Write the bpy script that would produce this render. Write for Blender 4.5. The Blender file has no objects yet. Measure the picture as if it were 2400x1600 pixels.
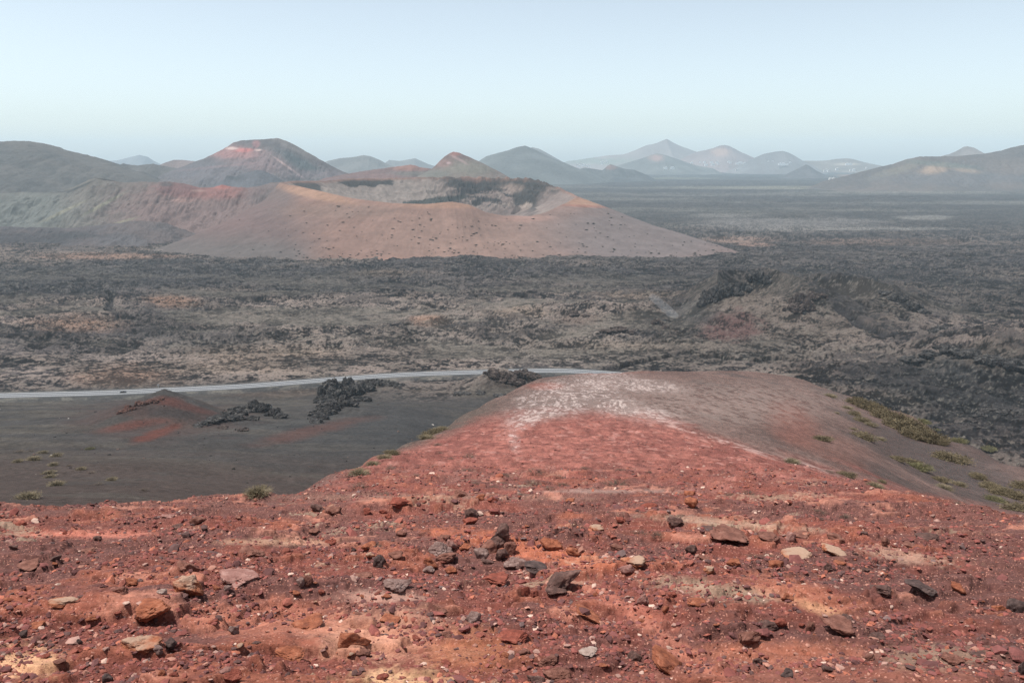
import bpy, math, random
import numpy as np
from mathutils import Vector
random.seed(7); RNG = np.random.default_rng(11)
sc = bpy.context.scene
col = sc.collection
# ------------------------------------------------------------------ camera
FPX = 1838.0; PITCH = math.radians(13.17); CP, SP = math.cos(PITCH), math.sin(PITCH)
cam = bpy.data.objects.new('camera', bpy.data.cameras.new('camera'))
col.objects.link(cam); sc.camera = cam
cam.data.sensor_width = 36; cam.data.lens = FPX/2400*36
cam.data.clip_start = 0.05; cam.data.clip_end = 60000
cam.location = (0, 0, 0); cam.rotation_euler = (math.pi/2-PITCH, 0, 0)
# ------------------------------------------------------------------ sky, sun, exposure
SUN_EL, SUN_AZ = math.radians(69), math.radians(-96)
w = bpy.data.worlds.new('World'); sc.world = w; w.use_nodes = True
nt = w.node_tree; bg = nt.nodes['Background']
sky = nt.nodes.new('ShaderNodeTexSky'); sky.sky_type = 'NISHITA'; sky.sun_disc = False
sky.sun_elevation = SUN_EL; sky.sun_rotation = SUN_AZ
sky.altitude = 2000; sky.air_density = 1.0; sky.dust_density = 5.0; sky.ozone_density = 1.0
hs = nt.nodes.new('ShaderNodeHueSaturation'); hs.inputs['Saturation'].default_value = 0.55
hs.inputs['Value'].default_value = 1.0
nt.links.new(sky.outputs[0], hs.inputs['Color']); tn = nt.nodes.new('ShaderNodeMix'); tn.data_type = 'RGBA'; tn.blend_type = 'MULTIPLY'; tn.inputs[0].default_value = 1.0; tn.inputs[7].default_value = (1.01, 1.035, .985, 1)   # slight tint multiplied into the sky colour
nt.links.new(hs.outputs[0], tn.inputs[6]); nt.links.new(tn.outputs[2], bg.inputs[0])
bg.inputs[1].default_value = 0.142
sl = bpy.data.lights.new('sun', 'SUN'); sl.energy = 4.9; sl.angle = math.radians(0.53); sl.color = (1.0, 0.96, 0.9)
so = bpy.data.objects.new('sun', sl); col.objects.link(so)
S = Vector((math.sin(SUN_AZ)*math.cos(SUN_EL), math.cos(SUN_AZ)*math.cos(SUN_EL), math.sin(SUN_EL)))
so.rotation_euler = S.to_track_quat('Z', 'Y').to_euler()
sc.view_settings.view_transform = 'Standard'; sc.view_settings.look = 'None'
sc.view_settings.exposure = 0.36; sc.view_settings.gamma = 1.0
HAZE_DENSITY = 0.66e-4
sc.cycles.volume_bounces = 2
sc.cycles.use_denoising = True; sc.cycles.denoising_prefilter = 'NONE'

# ------------------------------------------------------------------ helpers: noise
def _h(ix, iy, seed):
    n = (ix.astype(np.uint32)*np.uint32(374761393)) ^ (iy.astype(np.uint32)*np.uint32(668265263)) ^ np.uint32((seed*2246822519) & 0xffffffff)
    n = (n ^ (n >> np.uint32(13)))*np.uint32(1274126177)
    n = (n ^ (n >> np.uint32(15)))*np.uint32(2654435761)
    return ((n ^ (n >> np.uint32(16))) & np.uint32(0xffffff)).astype(np.float32)/float(0xffffff)
def vn(x, y, seed=0):
    fx = np.floor(x); fy = np.floor(y); ix = fx.astype(np.int64); iy = fy.astype(np.int64)
    tx = (x-fx).astype(np.float32); ty = (y-fy).astype(np.float32)
    tx = tx*tx*tx*(tx*(tx*6-15)+10); ty = ty*ty*ty*(ty*(ty*6-15)+10)
    a = _h(ix, iy, seed); b = _h(ix+1, iy, seed); c = _h(ix, iy+1, seed); d = _h(ix+1, iy+1, seed)
    return (a+(b-a)*tx)*(1-ty)+(c+(d-c)*tx)*ty
def fbm(x, y, sx, sy=None, o=4, seed=0, gain=0.5):      # -1..1
    sy = sy or sx; s = 0; a = 1; t = 0; u = x/sx; v = y/sy
    for k in range(o):
        s = s+a*(vn(u*1.0+v*0.21+17.3*k, v-u*0.21+9.1*k, seed+k)*2-1); t += a; a *= gain; u = u*2.03; v = v*2.03
    return s/t
def ridged(x, y, sx, sy=None, o=4, seed=0):             # 0..1
    sy = sy or sx; s = 0; a = 1; t = 0; u = x/sx; v = y/sy
    for k in range(o):
        s = s+a*(1-np.abs(vn(u+v*0.3+5.3*k, v-u*0.3+3.1*k, seed+k)*2-1)); t += a; a *= 0.55; u = u*2.1; v = v*2.1
    return s/t
def _h3(ix, iy, iz, seed):
    return _h(ix+iz*57, iy-iz*131, seed+3)
def vn3(p, seed=0):
    f = np.floor(p); i = f.astype(np.int64); t = p-f; t = t*t*(3-2*t); r = 0
    for dx in (0, 1):
        for dy in (0, 1):
            for dz in (0, 1):
                wgt = (t[:, 0] if dx else 1-t[:, 0])*(t[:, 1] if dy else 1-t[:, 1])*(t[:, 2] if dz else 1-t[:, 2])
                r = r+wgt*_h3(i[:, 0]+dx, i[:, 1]+dy, i[:, 2]+dz, seed)
    return r*2-1
def fbm3(p, sc_, o=4, seed=0, gain=0.5):
    s = 0; a = 1; t = 0; q = p/sc_+seed*7.31
    for k in range(o):
        s = s+a*vn3(q, seed+k); t += a; a *= gain; q = q*2.03+3.7
    return s/t
def ss(a, b, x):
    t = np.clip((x-a)/(b-a), 0, 1); return t*t*(3-2*t)
def mix(a, b, t):
    return a+(b-a)*t
def C3(*c): return np.array(c, dtype=np.float32)
def cmix(A, B, t):                                      # colour arrays (N,3) or (3,)
    return A+(B-A)*t[..., None]
# ------------------------------------------------------------------ helpers: projection
def tan_dep(v): return np.tan(PITCH+np.arctan((np.asarray(v, dtype=float)-800)/FPX))
def s_of(u, v): 
    cy = (v-800)/FPX; return (u-1200)/FPX/(CP-cy*SP)
def proj(x, y, z):
    dep = y*CP-z*SP; return 1200+FPX*x/dep, 800+FPX*(-(y*SP+z*CP))/dep
# ------------------------------------------------------------------ foreground hill height
BR = {  # lateral slope X/Y : [(distance, picture row the ground reaches there)...], then it falls away
 -0.90: [(15, 1192)], -0.70: [(16, 1191)], -0.50: [(17, 1181)], -0.36: [(19, 1166)], -0.24: [(22, 1140), (30, 1109)],
 -0.205: [(35, 1091), (54, 1062)], -0.155: [(55, 1058), (74, 1031)], -0.115: [(60, 1054), (100, 1001)], -0.08: [(60, 1052), (125, 968)], -0.04: [(60, 1048), (100, 983), (150, 929)], -0.01: [(60, 1046), (100, 980), (150, 925), (172, 905)],
 0.012: [(60, 1045), (100, 977), (150, 920), (190, 888)], 0.04: [(60, 1044), (100, 974), (150, 915), (206, 877)], 0.07: [(60, 1043), (100, 972), (150, 912), (190, 883), (222, 869)],
 0.15: [(60, 1040), (100, 970), (150, 912), (200, 880), (250, 866)], 0.25: [(60, 1042), (100, 975), (150, 918), (200, 882), (260, 866)],
 0.33: [(60, 1052), (100, 985), (150, 925), (200, 886), (260, 865)], 0.40: [(35, 1094), (60, 1082), (100, 1010), (150, 945), (200, 905), (240, 888)],
 0.47: [(24, 1130), (40, 1135), (60, 1112), (80, 1070), (120, 1010), (170, 957), (205, 931)],
 0.55: [(18.5, 1163), (30, 1185), (50, 1180), (80, 1130), (120, 1060), (160, 1000), (190, 972)],
 0.63: [(15, 1194), (30, 1230), (60, 1215), (80, 1175), (110, 1104), (145, 1036)],
 0.70: [(13.5, 1212), (30, 1260), (60, 1240), (85, 1182), (118, 1080)], 0.90: [(12, 1235), (30, 1300), (60, 1290), (85, 1240), (105, 1180)]}
LY = np.linspace(math.log(1.2), math.log(900), 320)
_S = np.array(sorted(BR)); _T = []
for s_ in _S:
    Y = np.exp(LY); pts = BR[s_]; y0 = pts[0][0]
    T = 1.6/Y+0.364
    ky = [math.log(y0*0.55), ] + [math.log(p[0]) for p in pts]
    kt = [1.6/(y0*0.55)+0.364, ] + [float(tan_dep(p[1])) for p in pts]
    T = np.where(LY > ky[0], np.interp(LY, ky, kt), T)
    yl = pts[-1][0]; zl = kt[-1]*yl
    m = Y > yl; k = 0.60
    T[m] = (zl+k*(Y[m]-yl)+0.0)/Y[m]
    _T.append(T)
_T = np.array(_T)
SG = np.linspace(-0.9, 0.9, 361)
FT = np.array([np.interp(SG, _S, _T[:, j]) for j in range(len(LY))]).T
def blur(A, n, ax):
    k = np.hanning(n+2)[1:-1]; k /= k.sum(); B = np.pad(A, [(n//2, n//2) if a == ax else (0, 0) for a in range(2)], mode='edge')
    return np.apply_along_axis(lambda q: np.convolve(q, k, 'valid'), ax, B)
FT = blur(blur(FT, 17, 0), 9, 1)
def fg_macro(x, y):
    x = np.asarray(x, dtype=float); y = np.asarray(y, dtype=float)
    yc = np.maximum(y, 2.0); s = np.clip(x/yc, -0.9, 0.9)
    a = (s+0.9)/1.8*360; b = (np.log(yc)-LY[0])/(LY[-1]-LY[0])*319
    b = np.clip(b, 0, 318.999); a = np.clip(a, 0, 359.999)
    i = a.astype(int); j = b.astype(int); a = a-i; b = b-j
    T = (FT[i, j]*(1-a)+FT[i+1, j]*a)*(1-b)+(FT[i, j+1]*(1-a)+FT[i+1, j+1]*a)*b
    return np.where(y < 2.0, -1.6-0.364*y, -T*yc)
def crust(x, y):                                        # 0..1 raised hardened plates of the near slope
    n = fbm(x, y, 1.7, 1.1, 5, 31)+0.35*fbm(x, y, 0.28, 0.2, 3, 37)
    return ss(0.13, 0.22, n), n
def fg_z(x, y):
    z = fg_macro(x, y); d = np.sqrt(x*x+y*y)
    near = ss(95, 22, d); c, n = crust(x, y)
    z = z+near*c*0.07*ss(0, 1, np.maximum(d, .1)/3)
    t = fbm(x, y, 2.6, 1.2, 4, 41)*6; tf = np.floor(t)
    led = (tf+ss(0.35, 0.62, t-tf))                    # thin ledges
    z = z+near*led*0.05
    z = z+near*(fbm(x, y, 0.55, None, 4, 45)*0.05+fbm(x, y, 0.09, None, 3, 49)*0.012+(1-c)*fbm(x, y, 0.03, None, 2, 53)*0.009)
    far = ss(15, 60, d)
    z = z+far*(fbm(x, y, 16, None, 4, 61)*0.5+fbm(x, y, 2.2, 1.6, 4, 65)*0.13)
    return z
# ------------------------------------------------------------------ valley floor height
def seg_dist(x, y, P):
    best = np.full(x.shape, 1e9); 
    for (x0, y0), (x1, y1) in zip(P[:-1], P[1:]):
        dx, dy = x1-x0, y1-y0; L = max(dx*dx+dy*dy, 1e-6)
        t = np.clip(((x-x0)*dx+(y-y0)*dy)/L, 0, 1)
        best = np.minimum(best, np.hypot(x-x0-t*dx, y-y0-t*dy))
    return best
ZP = -172.0
def plane_pt(u, v, z=ZP):
    Y = -z/float(tan_dep(v)); return (float(s_of(u, v))*Y, Y)
ROAD_PX = [(-420, 938), (-200, 932), (0, 927), (191, 922.5), (291, 919), (383, 914.5), (574, 905), (800, 888), (953, 878), (1133, 872), (1259, 869), (1316, 869), (1374, 871.5), (1450, 877), (1560, 890), (1700, 915)]
ROAD = [plane_pt(u, v) for u, v in ROAD_PX]
def smooth_line(P, n=8):
    out = []
    for i in range(len(P)-1):
        p0 = np.array(P[max(i-1, 0)]); p1 = np.array(P[i]); p2 = np.array(P[i+1]); p3 = np.array(P[min(i+2, len(P)-1)])
        for k in range(n):
            t = k/n; out.append(tuple(0.5*((2*p1)+(-p0+p2)*t+(2*p0-5*p1+4*p2-p3)*t*t+(-p0+3*p1-3*p2+p3)*t**3)))
    out.append(P[-1]); return out
ROADS = smooth_line(ROAD, 6)
CRACKS = [[plane_pt(*p) for p in q] for q in (
    [(1385, 868), (1440, 860), (1500, 846), (1590, 833), (1660, 838), (1750, 850), (1830, 848), (1915, 856)],
    [(1905, 742), (1960, 752), (2010, 765), (2090, 772), (2150, 790), (2215, 812)],
    [(1960, 775), (2050, 800), (2160, 822)],
    [(2180, 742), (2260, 748), (2330, 753), (2440, 760)],
    [(265, 690), (255, 725), (300, 745), (340, 735)],
    [(1090, 706), (1150, 700), (1220, 695), (1270, 700)],
    [(1960, 690), (2040, 700), (2110, 712)])]
SPAT = plane_pt(1860, 752); 
def ground_z(x, y, full=False):
    x = np.asarray(x, dtype=float); y = np.asarray(y, dtype=float)
    s = x/np.maximum(y, 1); yy = np.maximum(y, 1)
    ramp = np.interp(yy, [60, 120, 200, 300, 450, 545], [140, 116, 88, 58, 21, 0])
    wgt = 0.30*ss(0.25, 0.0, s)+0.62*ss(-0.02, -0.16, s)+0.08*ss(-0.15, -0.55, s)
    z = ZP+ramp*wgt
    und = ss(620, 900, yy)
    z = z+und*fbm(x, y, 420, 260, 3, 101)*7-ss(3000, 12000, yy)*6
    rough = 0.25+0.75*ss(640, 760, yy)
    rough = np.maximum(rough, ss(0.25, 0.45, s))       # right of the ridge lava comes close
    # smooth ash lanes in the lava
    lane = ss(0.02, 0.3, fbm(x, y, 190, 70, 4, 111)+0.25*fbm(x, y, 30, None, 3, 113)-0.25*ss(0.25, .5, s))*ss(1500, 900, yy)
    rough = rough*(1-0.6*lane)
    ash = ss(620, 520, yy+26*fbm(x, y, 60, None, 3, 117))*ss(0.28, 0.1, s)
    rough = rough*(1-0.96*ash)
    lavaamp = ss(2600, 1200, yy)
    L1 = ridged(x+14*fbm(x, y, 60, None, 2, 119), y, 26, 19, 4, 121); L2 = ridged(x, y, 6.5, 5, 3, 131)
    z = z+rough*lavaamp*((L1-0.62)*8.0+(L2-0.6)*3.0+(ridged(x, y, 2.6, 2.2, 2, 135)-.6)*1.1*ss(1300, 900, yy)+fbm(x, y, 70, 45, 3, 137)*3.0)
    z = z+rough*ss(1800, 4000, yy)*fbm(x, y, 160, 120, 4, 141)*5
    z = z+ash*(fbm(x, y, 60, 35, 4, 151)*2.2+fbm(x, y, 3.0, None, 3, 153)*0.12)
    # red cinder mound at the left
    def bump(cx, cy, rx, ry, h, p=1.25, nz=.12):
        r = np.hypot((x-cx)/rx, (y-cy)/ry)*(1+nz*fbm(x, y, rx*.6, None, 3, 161)); return h*np.clip(1-r, 0, 1)**p
    z = z+bump(-193, 418, 42, 52, 17, 1.15)+bump(-213, 396, 64, 62, 3)
    z = z+bump(-8, 590, 32, 30, 11, .9)+bump(-8, 590, 36, 34, 1.5)*(ridged(x, y, 5, 4, 3, 163)*3-1.5)               # mound hiding the road
    z = z+bump(-108, 470, 62, 42, 4)+bump(-160, 430, 55, 35, 2)
    z = z+bump(-80, 500, 120, 60, 2)
    z = z+bump(83, 850, 42, 50, 13, 1.0)+bump(130, 830, 50, 40, 8)+bump(46, 905, 60, 50, 5)
    # spatter cone complex: two rings with hollows
    cx, cy = SPAT; cx += 0; cy += 20
    for (ox, oy, R, hr, hf, sk) in ((-38, 0, 44, 25, 8, -.25), (62, 20, 52, 19, 2, .15), (20, 5, 120, 14, 14, 0)):
        dx, dy = x-cx-ox, y-cy-oy; r = np.hypot(dx, dy*0.8); a = np.arctan2(dy, dx)
        rn = r*(1+.10*np.sin(3*a+ox)+.1*fbm(x, y, 40, None, 3, 171))
        H = hr*(1+sk*np.cos(a)+.28*np.sin(a))
        outer = H*np.clip(1-(rn-R)/(R*1.25), 0, 1)**1.3
        inner = hf+(H-hf)*np.clip(rn/R, 0, 1)**2.4
        z = z+np.where(rn < R, inner, outer)*(.7 if R > 100 else 1)
    z = z-ss(150, 80, np.hypot(x-SPAT[0]-15, (y-SPAT[1]-20)*.9))*.65*rough*lavaamp*((L1-0.62)*9.5+(L2-0.6)*5.0)
    # far right dark ridge and mound at the frame's right side
    px, py = plane_pt(2420, 855); z = z+bump(px, py, 110, 90, 26, 1.0)
    px, py = plane_pt(2250, 850); z = z+bump(px, py+18, 90, 40, 8, 1.0)
    ck = np.full(x.shape, 0.0)
    for q in CRACKS:
        d = seg_dist(x+5*fbm(x, y, 18, None, 3, 181), y+5*fbm(x, y, 14, None, 3, 183), q); ck = np.maximum(ck, ss(6.5, 2.5, d+2.6*fbm(x, y, 22, None, 2, 187)))
    z = z-ck*4.5
    dr = seg_dist(x, y, ROADS[::3]+[ROADS[-1]])
    fl = ss(34, 8.5, dr); z = mix(z, ZP-0.15-1.4*ss(6.5, 16, dr), fl)
    wx_, wy_ = x+30*fbm(x, y, 90, 60, 3, 191), y+22*fbm(x, y, 80, 60, 3, 193)
    fl_r = ss(.80, .93, 1-np.abs(vn(wx_/95, wy_/60, 197)*2-1))*rough*ss(2400, 1500, yy)
    z = z+fl_r*2.0*(1-fl)
    if full: return z, dict(flr=fl_r, s=s, rough=rough, ash=ash, lane=lane, L1=L1, L2=L2, ck=ck, dr=dr)
    return z
def land(x, y): return np.maximum(fg_z(x, y), ground_z(x, y))
def hit(u, v, fn=land, y0=2.0, y1=6000, n=1500):
    Y = np.exp(np.linspace(math.log(y0), math.log(y1), n)); s = float(s_of(u, v)); T = float(tan_dep(v))
    z = fn(s*Y, Y); k = np.where(z >= -T*Y)[0]
    if len(k) == 0: return None
    k = k[0]; 
    if k == 0: return s*Y[0], Y[0], float(z[0])
    g0 = z[k-1]+T*Y[k-1]; g1 = z[k]+T*Y[k]; t = g0/(g0-g1); y = Y[k-1]+(Y[k]-Y[k-1])*t
    return s*y, y, -T*y
def depth_of(p): return p[1]*CP-p[2]*SP
# ------------------------------------------------------------------ helpers: mesh objects
def tag(o, label=None, cat=None, group=None, kind=None):
    if label: o['label'] = label
    if cat: o['category'] = cat
    if group: o['group'] = group
    if kind: o['kind'] = kind
    return o
def raw_mesh(name, V, F, colr=None, smooth=True):
    V = np.asarray(V, dtype=np.float32); F = np.asarray(F, dtype=np.int32); n = F.shape[1]
    me = bpy.data.meshes.new(name); me.vertices.add(len(V)); me.vertices.foreach_set('co', V.ravel())
    me.loops.add(F.size); me.loops.foreach_set('vertex_index', F.ravel())
    me.polygons.add(len(F)); me.polygons.foreach_set('loop_start', np.arange(0, F.size, n, dtype=np.int32))
    me.polygons.foreach_set('use_smooth', np.full(len(F), smooth, dtype=bool))
    if colr is not None:
        a = me.color_attributes.new('Col', 'FLOAT_COLOR', 'POINT')
        c = np.ones((len(V), 4), dtype=np.float32); c[:, :3] = np.clip(colr, 0, 1); a.data.foreach_set('color', c.ravel())
    me.update(calc_edges=True); return me
def link(name, me, mat, parent=None):
    o = bpy.data.objects.new(name, me); col.objects.link(o)
    if mat and not me.materials: me.materials.append(mat)
    if parent: o.parent = parent
    return o
def grid_faces(nr, nc):
    i = np.arange(nr-1)[:, None]*nc+np.arange(nc-1)[None, :]
    return np.stack([i, i+1, i+1+nc, i+nc], -1).reshape(-1, 4)
def grid_obj(name, X, Y, Z, colr, mat, smooth=True):
    nr, nc = X.shape
    return link(name, raw_mesh(name, np.stack([X, Y, Z], -1).reshape(-1, 3), grid_faces(nr, nc), colr.reshape(-1, 3), smooth), mat)
# ------------------------------------------------------------------ materials
def N(nt, t, **k):
    n = nt.nodes.new(t)
    for a, b in k.items(): setattr(n, a, b)
    return n
def terrain_mat(name, scales, bump_d, var=0.35, rough=0.95, speck=None):
    m = bpy.data.materials.new(name); m.use_nodes = True; nt = m.node_tree; b = nt.nodes['Principled BSDF']
    b.inputs['Roughness'].default_value = rough; b.inputs['Specular IOR Level'].default_value = 0.12
    at = N(nt, 'ShaderNodeAttribute', attribute_name='Col'); geo = N(nt, 'ShaderNodeNewGeometry')
    n1 = N(nt, 'ShaderNodeTexNoise'); n1.inputs['Scale'].default_value = scales[0]; n1.inputs['Detail'].default_value = 8; n1.inputs['Roughness'].default_value = .68
    nt.links.new(geo.outputs['Position'], n1.inputs['Vector'])
    mr = N(nt, 'ShaderNodeMapRange'); mr.inputs[1].default_value = 0.28; mr.inputs[2].default_value = 0.72; mr.inputs[3].default_value = 1-var; mr.inputs[4].default_value = 1+var
    nt.links.new(n1.outputs['Fac'], mr.inputs[0])
    mul = N(nt, 'ShaderNodeVectorMath', operation='SCALE'); nt.links.new(at.outputs['Color'], mul.inputs[0]); nt.links.new(mr.outputs[0], mul.inputs['Scale'])
    last = mul.outputs[0]
    if speck:                                           # coarse grains of their own tint
        vo = N(nt, 'ShaderNodeTexVoronoi'); vo.inputs['Scale'].default_value = speck[0]; nt.links.new(geo.outputs['Position'], vo.inputs['Vector'])
        sp = N(nt, 'ShaderNodeSeparateColor'); nt.links.new(vo.outputs['Color'], sp.inputs[0])
        r2 = N(nt, 'ShaderNodeMapRange'); r2.inputs[1].default_value = 1-speck[1]; r2.inputs[2].default_value = 1.0; nt.links.new(sp.outputs[0], r2.inputs[0])
        mx = N(nt, 'ShaderNodeMix', data_type='RGBA'); mx.inputs[7].default_value = (*speck[2], 1)
        nt.links.new(last, mx.inputs[6]); nt.links.new(r2.outputs[0], mx.inputs[0]); last = mx.outputs[2]
        r3 = N(nt, 'ShaderNodeMapRange'); r3.inputs[1].default_value = 0.0; r3.inputs[2].default_value = speck[1]*1.6; r3.inputs[3].default_value = .55; r3.inputs[4].default_value = 1
        nt.links.new(sp.outputs[1], r3.inputs[0])
        m2 = N(nt, 'ShaderNodeVectorMath', operation='SCALE'); nt.links.new(last, m2.inputs[0]); nt.links.new(r3.outputs[0], m2.inputs['Scale']); last = m2.outputs[0]
    nt.links.new(last, b.inputs['Base Color'])
    n2 = N(nt, 'ShaderNodeTexNoise'); n2.inputs['Scale'].default_value = scales[1]; n2.inputs['Detail'].default_value = 8; n2.inputs['Roughness'].default_value = .72
    nt.links.new(geo.outputs['Position'], n2.inputs['Vector'])
    bp = N(nt, 'ShaderNodeBump'); bp.inputs['Strength'].default_value = 0.9; bp.inputs['Distance'].default_value = bump_d
    nt.links.new(n2.outputs['Fac'], bp.inputs['Height']); nt.links.new(bp.outputs[0], b.inputs['Normal'])
    return m
def rock_mat(name, c1, c2, c3, scale=3.0, bump=.010, top=None):
    m = bpy.data.materials.new(name); m.use_nodes = True; nt = m.node_tree; b = nt.nodes['Principled BSDF']
    b.inputs['Roughness'].default_value = .93; b.inputs['Specular IOR Level'].default_value = .15
    tc = N(nt, 'ShaderNodeTexCoord')
    if name.startswith('rock_'): c1, c2, c3 = [tuple(q*.72 for q in cc) for cc in (c1, c2, c3)]; top = top and tuple(q*.72 for q in top)
    n1 = N(nt, 'ShaderNodeTexNoise'); n1.inputs['Scale'].default_value = scale; n1.inputs['Detail'].default_value = 9; n1.inputs['Roughness'].default_value = .7
    nt.links.new(tc.outputs['Object'], n1.inputs['Vector'])
    cr = N(nt, 'ShaderNodeValToRGB'); cr.color_ramp.elements[0].position = .36; cr.color_ramp.elements[0].color = (*c1, 1)
    cr.color_ramp.elements[1].position = .66; cr.color_ramp.elements[1].color = (*c3, 1); e = cr.color_ramp.elements.new(.51); e.color = (*c2, 1)
    nt.links.new(n1.outputs['Fac'], cr.inputs[0]); last = cr.outputs[0]
    if top:
        n3 = N(nt, 'ShaderNodeTexNoise'); n3.inputs['Scale'].default_value = scale*.6; n3.inputs['Detail'].default_value = 5; nt.links.new(tc.outputs['Object'], n3.inputs['Vector'])
        sx = N(nt, 'ShaderNodeSeparateXYZ'); nt.links.new(tc.outputs['Object'], sx.inputs[0])
        ad = N(nt, 'ShaderNodeMath', operation='ADD'); nt.links.new(sx.outputs[2], ad.inputs[0]); nt.links.new(n3.outputs['Fac'], ad.inputs[1])
        r = N(nt, 'ShaderNodeMapRange'); r.inputs[1].default_value = .62; r.inputs[2].default_value = .82; nt.links.new(ad.outputs[0], r.inputs[0])
        mx = N(nt, 'ShaderNodeMix', data_type='RGBA'); mx.inputs[7].default_value = (*top, 1); nt.links.new(last, mx.inputs[6]); nt.links.new(r.outputs[0], mx.inputs[0]); last = mx.outputs[2]
    nt.links.new(last, b.inputs['Base Color'])
    n2 = N(nt, 'ShaderNodeTexNoise'); n2.inputs['Scale'].default_value = scale*5; n2.inputs['Detail'].default_value = 7; n2.inputs['Roughness'].default_value = .7
    nt.links.new(tc.outputs['Object'], n2.inputs['Vector'])
    bp = N(nt, 'ShaderNodeBump'); bp.inputs['Strength'].default_value = 1; bp.inputs['Distance'].default_value = bump
    nt.links.new(n2.outputs['Fac'], bp.inputs['Height']); nt.links.new(bp.outputs[0], b.inputs['Normal'])
    return m
def flat_mat(name, c, rough=.8, metal=0, var=.12, scale=3):
    m = bpy.data.materials.new(name); m.use_nodes = True; nt = m.node_tree; b = nt.nodes['Principled BSDF']
    b.inputs['Roughness'].default_value = rough; b.inputs['Metallic'].default_value = metal
    tc = N(nt, 'ShaderNodeTexCoord'); n1 = N(nt, 'ShaderNodeTexNoise'); n1.inputs['Scale'].default_value = scale; n1.inputs['Detail'].default_value = 5
    nt.links.new(tc.outputs['Object'], n1.inputs['Vector'])
    mr = N(nt, 'ShaderNodeMapRange'); mr.inputs[3].default_value = 1-var; mr.inputs[4].default_value = 1+var; nt.links.new(n1.outputs['Fac'], mr.inputs[0])
    ml = N(nt, 'ShaderNodeVectorMath', operation='SCALE'); ml.inputs[0].default_value = c; nt.links.new(mr.outputs[0], ml.inputs['Scale']); nt.links.new(ml.outputs[0], b.inputs['Base Color'])
    return m
MG = terrain_mat('valley_soil', (0.55, 0.6), .55, .5)
MF = terrain_mat('red_cinder_soil', (9.0, 30.0), 0.022, .34, speck=(85, .09, (.42, .20, .15)))
MH = terrain_mat('hill_soil', (0.06, 0.05), 4.0, .26)
MC = terrain_mat('crater_soil', (0.12, 0.2), 1.2, .18)
def patch(colr, u, v, cu, cv, ru, rv, c, k=1.0, n=0, hard=.5, rot=0):
    """lay an irregular patch of soil colour (once of painted shade) around the place seen at (cu, cv)"""
    du, dv = u-cu, v-cv
    if rot: cr_, sr_ = math.cos(rot), math.sin(rot); du, dv = du*cr_+dv*sr_, -du*sr_+dv*cr_
    r = np.hypot(du/ru, dv/rv)+n
    return cmix(colr, C3(*c), k*ss(1+hard, 1-hard, r))
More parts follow.
